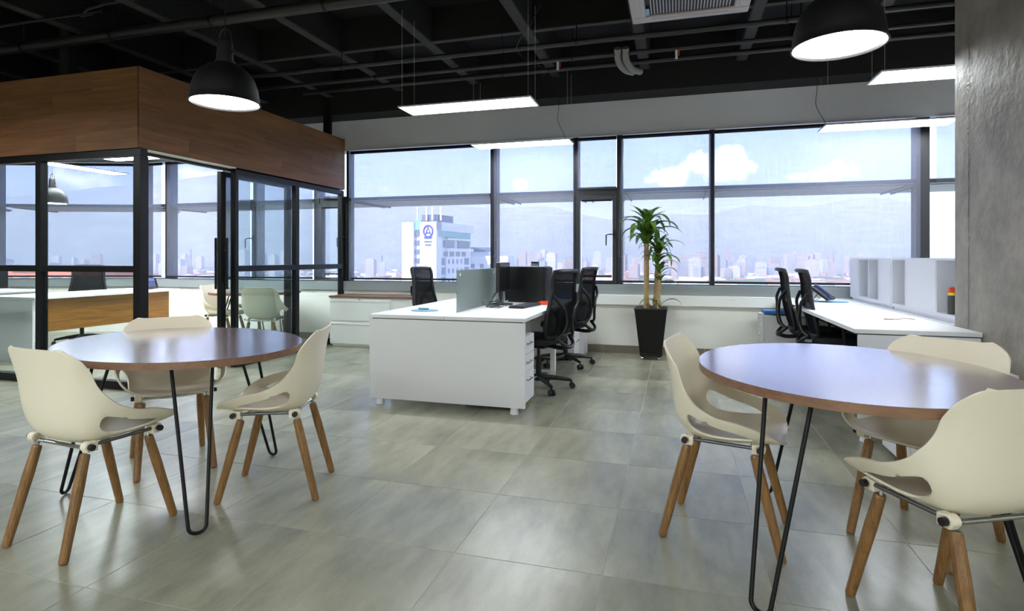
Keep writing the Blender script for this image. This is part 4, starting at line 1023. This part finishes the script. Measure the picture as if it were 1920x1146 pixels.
# ================================================================== RIGHT DESK
rd = thing('bench_desk', 'white bench desk at right, running from the windows to the concrete pier', 'desk')
MB().box(1.12, 4.205, 0.708, 1.824, 7.18, 0.736).build('worktop', M_desk, rd, bevel=0.0015)
MB().box(1.835, 4.63, 0.708, 2.70, 7.18, 0.736).build('worktop', M_desk, rd, bevel=0.0015)
MB().box(1.145, 4.215, 0.045, 1.82, 4.243, 0.700).build('end_panel', M_greywhite, rd, bevel=0.0015)
MB().box(1.17, 4.23, 0.699, 1.81, 7.10, 0.709).build('shadow_joint', M_deskgap, rd)
MB().box(1.50, 4.26, 0.52, 1.53, 7.0, 0.70).build('cable_duct', M_pipe, rd)
MB().box(1.84, 4.7, 0.045, 1.86, 7.1, 0.70).build('modesty_panel', M_greywhite, rd)
MB().box(1.68, 5.66, 0.0, 1.73, 5.70, 0.70).build('leg', M_cabwhite, rd, bevel=0.003)
for x, y in ((1.19, 4.235), (1.77, 4.235)): MB().cyl((x, y, 0.0), (x, y, 0.045), 0.034, 0.028, n=16).build('foot', M_desk, rd, smooth=True)
MB().box(2.64, 4.65, 0.0, 2.67, 7.1, 0.70).build('far_panel', M_greywhite, rd)
# shelf cabinets standing on the desk (open towards -x)
def shelfbox(label, y0, y1, cuts):
    t = thing('shelf_cabinet', label, 'shelf', (1.875, 0, 0.764), 0, 'white desktop shelf cabinets')
    H, D, T = 0.436, 0.34, 0.018
    MB().box(0.02, y0+0.01, -0.028, D-0.02, y1-0.01, 0).build('plinth', M_greywhite, t)
    MB().box(D-T, y0, 0, D, y1, H).build('back_panel', M_greywhite, t)
    MB().box(0, y0, H-T, D-T, y1, H).box(0, y0, 0, D-T, y1, T*1.6).build('shell', M_greywhite, t, bevel=0.001)
    for y in cuts['div']: MB().box(0.002, y-T/2, T*1.6, D-T, y+T/2, H-T).build('divider', M_greywhite, t, bevel=0.001)
    for a, b in cuts['solid']: MB().box(0.0, a, T*1.6, 0.018, b, H-T).build('door_front', M_greywhite, t, bevel=0.001)
    for a, b in cuts.get('ends', ()): MB().box(0.0, a, T*1.6, D-T, b, H-T).build('end_panel', M_greywhite, t, bevel=0.001)
    return t
shelfbox('white desktop shelf cabinet nearer the windows, with two open slots', 5.95, 7.21, {'div': [6.59], 'solid': [(5.968, 6.29), (6.90, 7.192)], 'ends': [(5.95, 5.968), (6.28, 6.298), (6.89, 6.908), (7.192, 7.21)]})
sb_ = shelfbox('white desktop shelf cabinet nearer the pier, with a wide white front', 4.65, 5.935, {'div': [], 'solid': [(5.0, 5.61)], 'ends': [(4.65, 4.668), (4.99, 5.008), (5.602, 5.62), (5.917, 5.935)]})
bt = thing('bottle', 'dark bottle with orange cap and yellow band in the shelf beside the pier', 'bottle', (1.925, 4.86, 0.793)); bt.scale = (0.85, 0.85, 0.80)
MB().lathe([(0, 0), (0.036, 0), (0.038, 0.01), (0.038, 0.16), (0.03, 0.175), (0, 0.175)], 24).build('body', mat('smoky_grey', (70, 66, 66), 0.3), bt, smooth=True)
MB().cyl((0, 0, 0.170), (0, 0, 0.196), 0.034, n=24).build('yellow_band', M_yellow, bt, smooth=True)
MB().lathe([(0.034, 0.196), (0.034, 0.215), (0.028, 0.235), (0.015, 0.245), (0, 0.247)], 24).build('orange_cap', M_orange, bt, smooth=True)
# phone on the right desk
def phone(label, loc, rz):
    t = thing('desk_phone', label, 'phone', loc, rz, 'slate-blue office phones')
    Mx = Matrix.Translation((0, 0, 0.085)) @ Matrix.Rotation(radians(38), 4, 'X')
    MB().box(-0.125, -0.10, -0.015, 0.125, 0.12, 0.012, M=Mx).build('body', M_plastic, t, bevel=0.006)
    MB().box(-0.02, 0.03, 0.012, 0.10, 0.10, 0.018, M=Mx).build('display', M_bluep, t, bevel=0.002)
    for r in range(4):
        for c2 in range(4):
            MB().box(-0.02+c2*0.03, -0.08+r*0.026, 0.012, 0.002+c2*0.03, -0.062+r*0.026, 0.018, M=Mx).build('key', M_bluep, t)
    hs = MB(); p = [Mx @ Vector((-0.085, -0.09, 0.03)), Mx @ Vector((-0.085, -0.05, 0.048)), Mx @ Vector((-0.085, 0.05, 0.048)), Mx @ Vector((-0.085, 0.10, 0.03))]
    hs.tube(catmull(p, 5), 0.016, 10).build('handset', M_bluep, t, smooth=True)
    MB().tube([(-0.10, 0.06, 0.12), (-0.09, 0.13, 0.003), (0.09, 0.13, 0.003), (0.10, 0.06, 0.12)], 0.004, 6).build('stand', M_plastic, t)
    MB().tube(catmull([(-0.1, 0.0, 0.04), (-0.14, 0.06, 0.005), (-0.16, 0.12, 0.003), (0.05, 0.16, 0.003), (0.12, 0.13, 0.003)], 5), 0.003, 6).build('cord', M_plastic, t, smooth=True)
    return t
ph1 = phone('slate-blue desk phone tilted up on the right desk', (1.50, 6.74, 0.741), radians(60))
dup(ph1, (-7.22, 6.35, 0.752), radians(60), 'slate-blue desk phone on the wood-fronted desk in the glass office')
tag(MB().prism([(1.58+0.15*cos(2*pi*i/32), 6.72+0.13*sin(2*pi*i/32)) for i in range(32)], 0.737, 0.740).build('mouse_pad', mat('teal_pad', (90, 150, 175), 0.6)), 'blue round pad under the phone on the right desk', 'mouse pad')
tag(MB().tube(catmull([(1.72, 4.95, 0.739), (1.66, 4.98, 0.743), (1.60, 4.93, 0.739), (1.52, 4.96, 0.739), (1.56, 4.90, 0.739), (1.50, 4.90, 0.739)], 5), 0.003, 5).build('loose_wire', mat('tan_wire', (190, 160, 140), 0.5), smooth=True), 'short tan wire lying on the near end of the right desk', 'cable')
bf = tag(MB().box(0.93, 6.80, 0.585, 1.24, 7.06, 0.620).build('blue_folder', M_blue, bevel=0.003), 'bright blue folder lying on the pedestal by the window wall', 'folder')

# ================================================================== FILE CABINET under window
fc = thing('file_cabinet', 'white two-drawer lateral file cabinet with walnut top', 'cabinet', (-4.08, 7.02, 0))
MB().box(-0.46, -0.22, 0.03, 0.46, 0.25, 0.665).build('body', M_cabwhite, fc, bevel=0.003)
MB().box(-0.44, -0.20, 0.0, 0.44, 0.23, 0.03).build('plinth', M_cabwhite, fc)
for z0, z1 in ((0.045, 0.345), (0.355, 0.655)):
    dd = MB().box(-0.455, -0.238, z0, 0.455, -0.22, z1-0.035).box(-0.455, -0.232, z1-0.03, 0.455, -0.22, z1).build('drawer', M_cabwhite, fc, bevel=0.002)
    MB().box(-0.45, -0.245, z1-0.04, 0.45, -0.236, z1-0.028).build('pull_lip', M_cabwhite, dd)
MB().cyl((0.0, -0.242, 0.642), (0.0, -0.230, 0.642), 0.008, n=12).build('lock', M_chrome, fc, smooth=True)
MB().box(-0.47, -0.245, 0.665, 0.80, 0.255, 0.690).build('walnut_top', M_wedge, fc, bevel=0.002)
fc2 = tag(MB().box(-3.62, 6.80, 0.0, -3.30, 7.27, 0.664).build('file_cabinet', M_cabwhite, bevel=0.003), 'narrow white cabinet continuing under the walnut top', 'cabinet')

# ================================================================== PLANT
px_, py_ = -0.29, 7.02
pl = thing('potted_dracaena', 'tall dracaena plant in a tapered black planter on casters', 'plant', (px_, py_, 0))
def frustum(m, a, b, z0, z1):
    vs = [(-a, -a, z0), (a, -a, z0), (a, a, z0), (-a, a, z0), (-b, -b, z1), (b, -b, z1), (b, b, z1), (-b, b, z1)]
    return m.add(vs, [(0, 3, 2, 1), (4, 5, 6, 7), (0, 1, 5, 4), (1, 2, 6, 5), (2, 3, 7, 6), (3, 0, 4, 7)])
pt = frustum(MB(), 0.128, 0.185, 0.085, 0.60).build('planter', M_pot, pl, bevel=0.006)
MB().box(-0.188, -0.188, 0.585, 0.188, -0.168, 0.605).box(-0.188, 0.168, 0.585, 0.188, 0.188, 0.605).box(-0.188, -0.168, 0.585, -0.168, 0.168, 0.605).box(0.168, -0.168, 0.585, 0.188, 0.168, 0.605).build('rim', M_pot, pt, bevel=0.003)
MB().box(-0.13, -0.13, 0.045, 0.13, 0.13, 0.085).build('trolley', M_pot, pl, bevel=0.006)
for sx in (-1, 1):
    for sy in (-1, 1): MB().cyl((sx*0.095-0.010, sy*0.095, 0.021), (sx*0.095+0.010, sy*0.095, 0.021), 0.021, n=14).build('caster', M_chrome, pl, smooth=True)
MB().box(-0.168, -0.168, 0.595, 0.168, 0.168, 0.602).build('soil', M_soil, pl)
random.seed(21)
def cane(x, y, h, r, lean, n):
    pts = []; rr = []
    for i in range(n+1):
        q = i/n; pts.append((x+lean[0]*q, y+lean[1]*q, 0.60+h*q)); rr.append(r*(1-0.18*q)*(1.0+0.05*(i % 2)))
    return MB().tube(pts, rr, 12).build('cane', M_bark, pl, smooth=True), (x+lean[0], y+lean[1], 0.60+h)
def leaf_me(L, Wl, droop):
    n = 9; vs = []; fs = []
    for i in range(n+1):
        q = i/n; w_ = Wl*sin(pi*min(1, q*0.93+0.07))**0.8*(1-0.15*q)
        ang = radians(62)-droop*q**1.4
        if i == 0: px = pz = 0.0
        else: px += cos(ang)*L/n; pz += sin(ang)*L/n
        vs += [(px, -w_, pz+w_*0.30), (px, 0, pz), (px, w_, pz+w_*0.30)]
    for i in range(n):
        k0 = i*3; fs += [(k0, k0+1, k0+4, k0+3), (k0+1, k0+2, k0+5, k0+4)]
    return MB().add(vs, fs).mesh('leaf', M_leaf, True, 80)
leaves = [leaf_me(0.46, 0.042, 2.3), leaf_me(0.50, 0.046, 2.0), leaf_me(0.40, 0.042, 1.5), leaf_me(0.46, 0.038, 2.7), leaf_me(0.30, 0.044, 0.8)]
def crown(c, n, s, zr):
    for i in range(n):
        a = i*2.399+random.uniform(-0.3, 0.3); q = i/n
        me = leaves[random.randrange(5)] if q < 0.85 else leaves[4]
        o = link(me, 'leaf', pl, (c[0], c[1], c[2]-zr+zr*1.3*q), (0, random.uniform(-0.25, 0.35)*(1-q)-0.45*q*0, a))
        k = s*random.uniform(0.75, 1.12); o.scale = (k, k*random.uniform(0.9, 1.2), k)
_, c1 = cane(-0.055, 0.0, 0.98, 0.033, (0.0, 0.0), 22)
_, c2_ = cane(0.045, 0.02, 0.70, 0.026, (0.03, 0.0), 16)
_, c3 = cane(0.085, -0.04, 0.44, 0.018, (0.02, -0.01), 11)
crown(c1, 44, 0.98, 0.27); crown(c2_, 30, 0.74, 0.20); crown(c3, 13, 0.58, 0.15)
for a in (0.0, 1.9, 3.6): 
    o = link(leaves[0], 'leaf', pl, (0.10, -0.06, 0.62), (0, 0, a)); o.scale = (0.75,)*3

# ================================================================== GLASS OFFICE CONTENTS
od = thing('office_desk', 'white-topped desk with wood modesty panel inside the glass office', 'desk')
MB().box(-7.85, 4.74, 0.722, -7.02, 6.72, 0.750).build('worktop', M_desk, od, bevel=0.002)
MB().box(-7.14, 4.90, 0.33, -7.12, 6.62, 0.722).build('modesty_panel', wood('teak_panel', (104, 66, 24), (176, 124, 56), axis=1, scale=0.7, rough=0.4), od)
MB().box(-7.85, 4.755, 0.0, -7.08, 4.78, 0.722).build('end_panel', M_desk, od)
MB().box(-7.85, 6.66, 0.0, -7.70, 6.69, 0.722).build('end_panel', M_desk, od)
cr_ = thing('credenza', 'low wood and white credenza at the far left of the glass office', 'credenza')
MB().box(-10.2, 5.45, 0.722, -8.78, 6.02, 0.750).build('top', M_desk, cr_, bevel=0.002)
MB().box(-10.15, 5.55, 0.12, -8.86, 5.98, 0.722).build('body', MATS['teak_panel'], cr_)
MB().box(-8.86, 5.50, 0.0, -8.82, 6.0, 0.722).build('end_panel', M_desk, cr_)
tag(MB().box(-9.6, 5.8, 0.751, -9.58, 6.1, 1.02).build('monitor', M_screen), 'dark monitor on the credenza in the glass office', 'monitor')

# ================================================================== OUTSIDE
def cam2w(X, Z, z=0): return Vector((X*cos(TH)-Z*sin(TH), X*sin(TH)+Z*cos(TH), z))
GZ = -70.0
M_ground = mat('valley_ground', (128, 138, 122), 0.9, var=0.35, vscale=0.012)
gr = struct(MB().prism([(-6000, 60), (9000, 60), (9000, 3300), (-6000, 3300)], GZ-5, GZ).build('ground', M_ground), 'valley floor far below the windows')
# mountains
def mountain():
    m = MB(); vs = []; fs = []; NX, NY = 150, 30
    rnd = random.Random(4); ph_ = [(rnd.uniform(0, 6.28), rnd.uniform(0.7, 1.3)) for _ in range(14)]
    # ridge elevation by picture column (px above horizon), converted to metres at its distance
    R = [(-3.0, 95), (-1.1, 95), (-0.85, 118), (-0.70, 135), (-0.52, 152), (-0.45, 140), (-0.28, 98), (-0.2, 100), (-0.10, 98), (-0.02, 92), (0.06, 98), (0.12, 78), (0.17, 70), (0.24, 84), (0.34, 76), (0.41, 96), (0.52, 92), (0.62, 112), (0.72, 104), (0.9, 110), (3.0, 100)]
    for j in range(NY+1):
        q = j/NY
        for i in range(NX+1):
            t = -2.6+5.2*i/NX
            Z = 3000+q*3600
            hpx = interp(R, t)[0]
            bump = sum(sin(t*w2*(3+k*2.7)+p+q*2.2*k)/(1+k*0.9) for k, (p, w2) in enumerate(ph_))
            hm = (hpx+bump*2.2*(0.4+q))*6600/1070.*(q**1.25) if q > 0 else 0
            hm *= 1+0.09*sin(q*14+t*9+bump)*(1-q)
            v = cam2w(t*Z, Z, GZ+max(0, hm+71.2*(q)))
            vs.append(v)
    for j in range(NY):
        for i in range(NX): k0 = j*(NX+1)+i; fs.append((k0, k0+1, k0+NX+2, k0+NX+1))
    return m.add(vs, fs)
M_mtn = mat('hazy_hillside', (118, 128, 124), 0.95, var=0.30, vscale=0.004)
struct(mountain().build('mountain_range', M_mtn, smooth=True, ang=180), 'hazy blue-grey mountain range beyond the city')

HAZE = 1.8e-4
hz = bpy.data.materials.new('valley_haze'); hz.use_nodes = True; nt = hz.node_tree
for n in list(nt.nodes): nt.nodes.remove(n)
o_ = N(nt, 'ShaderNodeOutputMaterial'); vs_ = N(nt, 'ShaderNodeVolumeScatter'); vs_.inputs['Color'].default_value = (0.94, 0.925, 1.0, 1); vs_.inputs['Density'].default_value = HAZE
nt.links.new(vs_.outputs[0], o_.inputs['Volume'])
hb = MB().box(-7000, 60, GZ-20, 9000, 8000, 620).build('haze', hz); hb['kind'] = 'stuff'; hb['label'] = 'pale haze lying in the valley'; hb['category'] = 'haze'
# white hotel tower with round blue emblem
M_hot = mat('hotel_render', (226, 222, 218), 0.8); M_hot2 = mat('hotel_grey', (98, 106, 124), 0.6); M_hgl = mat('hotel_glass', (110, 128, 140), 0.2); M_teal = mat('teal_glass', (120, 170, 168), 0.25)
hc = cam2w(-25.2, 190.0)
hot = thing('hotel_tower', 'white hotel tower with a round blue emblem, seen through the left blind', 'building', (hc.x, hc.y, 0), TH-radians(23.5))
TOP = 13.4; L1, L2_ = 13.6, 27.0
# local: -x along the left face, +y along the right face (receding)
MB().box(-L1, 0, GZ, -L1+4.6, L2_, TOP).box(-6.4, 0, GZ, 0, 3.4, TOP).box(-L1+4.6, 1.4, GZ, -6.4, L2_, TOP).box(-6.4, 3.4, GZ, -1.2, L2_, TOP).box(-6.4, 0.2, TOP-3.0, 0, L2_, TOP).build('wall', M_hot, hot)
for i in range(14):
    z = TOP-3.2-i*3.05
    MB().box(-L1+4.6, 0.9, z-1.55, -6.4, 1.42, z).build('spandrel', M_hot2, hot)
    if i > 0: MB().box(-L1+5.6, 0.8, z+0.2, -7.0, 0.92, z+1.15).build('window', M_hot, hot)
MB().box(-L1+4.6, 0.7, TOP-2.6, -6.4, 1.45, TOP+0.7).build('teal_bay', M_teal, hot)
MB().box(-0.55, 8.5, TOP-5.3, -1.2, L2_-1.5, TOP-2.6).box(-0.4, 1.0, TOP-5.0, 0.06, 15, TOP-2.9).build('window_band', M_teal, hot)
for a, b in ((6.5, 13.5), (16.5, 25.0)): MB().box(-1.3, a, TOP-8.6, -0.6, b, TOP-6.2).build('window_band', M_hgl, hot)
MB().box(-1.2, 7.8, TOP-9.8, 0, L2_, TOP-8.8).box(-1.2, 7.8, TOP-5.9, 0, L2_, TOP-5.3).build('cornice', M_hot, hot)
MB().box(-1.2, 7.5, GZ, -0.5, 20.5, TOP-11.8).build('bay', M_hot, hot)
for i in range(9):
    z = TOP-12.4-i*3.3
    for k in range(4): MB().box(-0.52, 8.6+k*3.0, z-1.8, -0.42, 9.8+k*3.0, z-0.2).build('window', M_hgl, hot)
    MB().box(-1.2, 5.2, z-2.2, -0.9, 7.2, z+0.2).box(-1.2, 21.5, z-2.2, -0.9, 25, z+0.2).build('window', M_hgl, hot)
for k in range(4): MB().box(-1.25, 6.6+k*4.4, TOP-11.6, -1.1, 9.6+k*4.4, TOP-10).build('window', M_hgl, hot)
MB().box(-L1+6, 3, TOP, -1.5, 14, TOP+2.6).build('roof_house', M_hot2, hot)
for x, y in ((-8.6, 2.0), (-5.2, 2.4), (-2.6, 1.8), (-0.6, 4.0)): MB().box(x-0.25, y-0.2, TOP+0.6, x+0.25, y+0.2, TOP+5.2).build('antenna', M_hot, hot)
M_emb = mat('emblem_blue', (52, 48, 160), 0.5)
em = MB()
ring = [(-3.1+1.75*cos(2*pi*i/32), -0.15, TOP-3.2+1.9*sin(2*pi*i/32)) for i in range(32)]
em.tube(ring, 0.28, 6, closed=True)
em.tube([(-4.1, -0.15, TOP-4.2), (-3.1, -0.15, TOP-1.9), (-2.1, -0.15, TOP-4.2)], 0.2, 6).box(-3.8, -0.3, TOP-3.9, -2.4, 0, TOP-3.55).box(-4.6, -0.3, TOP-5.6, -1.6, 0, TOP-5.05)
em.build('emblem', M_emb, hot)
for i in range(2): MB().box(-4.6+i*0.3, -0.12, TOP-7.0-i*1.1, -1.6-i*0.3, 0, TOP-6.4-i*1.1).build('lettering', M_hot2, hot)
nb = cam2w(-5.0, 215.0)
nbt = thing('annex_building', 'low white building right of the hotel tower', 'building', (nb.x, nb.y, 0), TH-radians(8))
MB().box(-16, 0, GZ, 3.5, 18, 2.0).box(-16, 6, 2.0, -4, 16, 5.2).build('wall', M_hot, nbt)
MB().box(-16.2, 5.8, 3.6, -3.8, 16.2, 5.4).build('roof', M_hot2, nbt)
for k in range(5): MB().box(-14+k*3.4, -0.1, -2.6, -12.6+k*3.4, 0, -1.0).build('window', M_hgl, nbt)

# distant towers
cols = [(178, 172, 166), (162, 148, 140), (188, 187, 186), (146, 152, 158), (172, 156, 146)]
TM = [mat('distant_tower_%d' % i, c, 0.9) for i, c in enumerate(cols)]
rnd = random.Random(12)
tmeshes = []
for i in range(5):
    tmb = MB(); tmb.box(-0.5, -0.5, 0, 0.5, 0.5, 1).box(-0.25, -0.25, 1, 0.3, 0.2, 1.05)
    for k in range(9): tmb.box(-0.52, -0.53, 0.1*k+0.055, 0.52, -0.5, 0.1*k+0.085)
    tmeshes.append(tmb.mesh('distant_tower', TM[i]))
clusters = [(-0.27, 4, 0.03), (-0.24, 4, 0.02), (0.0, 12, 0.05), (0.07, 9, 0.04), (0.13, 8, 0.03), (0.2, 10, 0.03), (0.28, 18, 0.06), (0.36, 20, 0.06), (0.46, 22, 0.07), (0.54, 20, 0.05), (0.60, 12, 0.04), (-0.55, 14, 0.08), (-0.8, 14, 0.09), (-0.42, 10, 0.04)]
for c, n, sp in clusters:
    for k in range(n):
        Z = rnd.uniform(1700, 3200); t = c+rnd.uniform(-sp, sp)
        p = cam2w(t*Z, Z, GZ); hgt = rnd.choice((0.55, 0.7, 0.85, 1.0))*rnd.uniform(40, 92)+(Z-1700)*0.02
        o = link(rnd.choice(tmeshes), 'distant_tower', None, (p.x, p.y, GZ), (0, 0, rnd.uniform(-0.5, 0.5)))
        o.scale = (rnd.uniform(18, 40), rnd.uniform(16, 30), hgt)
        tag(o, 'pale apartment tower in the hazy city below the mountains', 'building', 'distant city towers')
# low roofs and trees of the city
m = MB(); m2 = MB(); m3 = MB()
for k in range(3200):
    Z = 700+2700*rnd.random()**0.8; t = rnd.uniform(-1.25, 0.85); p = cam2w(t*Z, Z, GZ); w_ = rnd.uniform(8, 22); d_ = rnd.uniform(8, 20); h_ = rnd.uniform(5, 16)
    (m, m2, m3)[rnd.randrange(3)].box(p.x-w_, p.y-d_, GZ, p.x+w_, p.y+d_, GZ+h_)
for mm_, nm, cc in ((m, 'terracotta_roofs', (178, 134, 114)), (m2, 'pale_roofs', (226, 220, 214)), (m3, 'tree_canopy', (96, 118, 88))):
    o = mm_.build(nm, mat(nm, cc, 0.9)); o['kind'] = 'stuff'; o['category'] = 'city'; o['label'] = {'terracotta_roofs': 'low terracotta roofs of the far city', 'pale_roofs': 'low pale roofs of the far city', 'tree_canopy': 'tree clumps between the far roofs'}[nm]
# brick-orange building left of the office desk view
ob_ = cam2w(-165, 195.0)
ot = thing('brick_building', 'orange brick rooftop seen over the desk of the glass office', 'building', (ob_.x, ob_.y, 0), TH)
MB().box(-22, 0, GZ, 26, 20, -3.2).build('wall', mat('orange_brick', (232, 140, 96), 0.85), ot)
MB().box(-6, -0.5, -3.2, 2, 6, -1.6).build('roof_house', MATS['orange_brick'], ot)
for k in range(8): MB().box(-20+k*5.6, -0.2, -6.5, -17+k*5.6, 0, -4.8).build('window', M_hgl, ot)
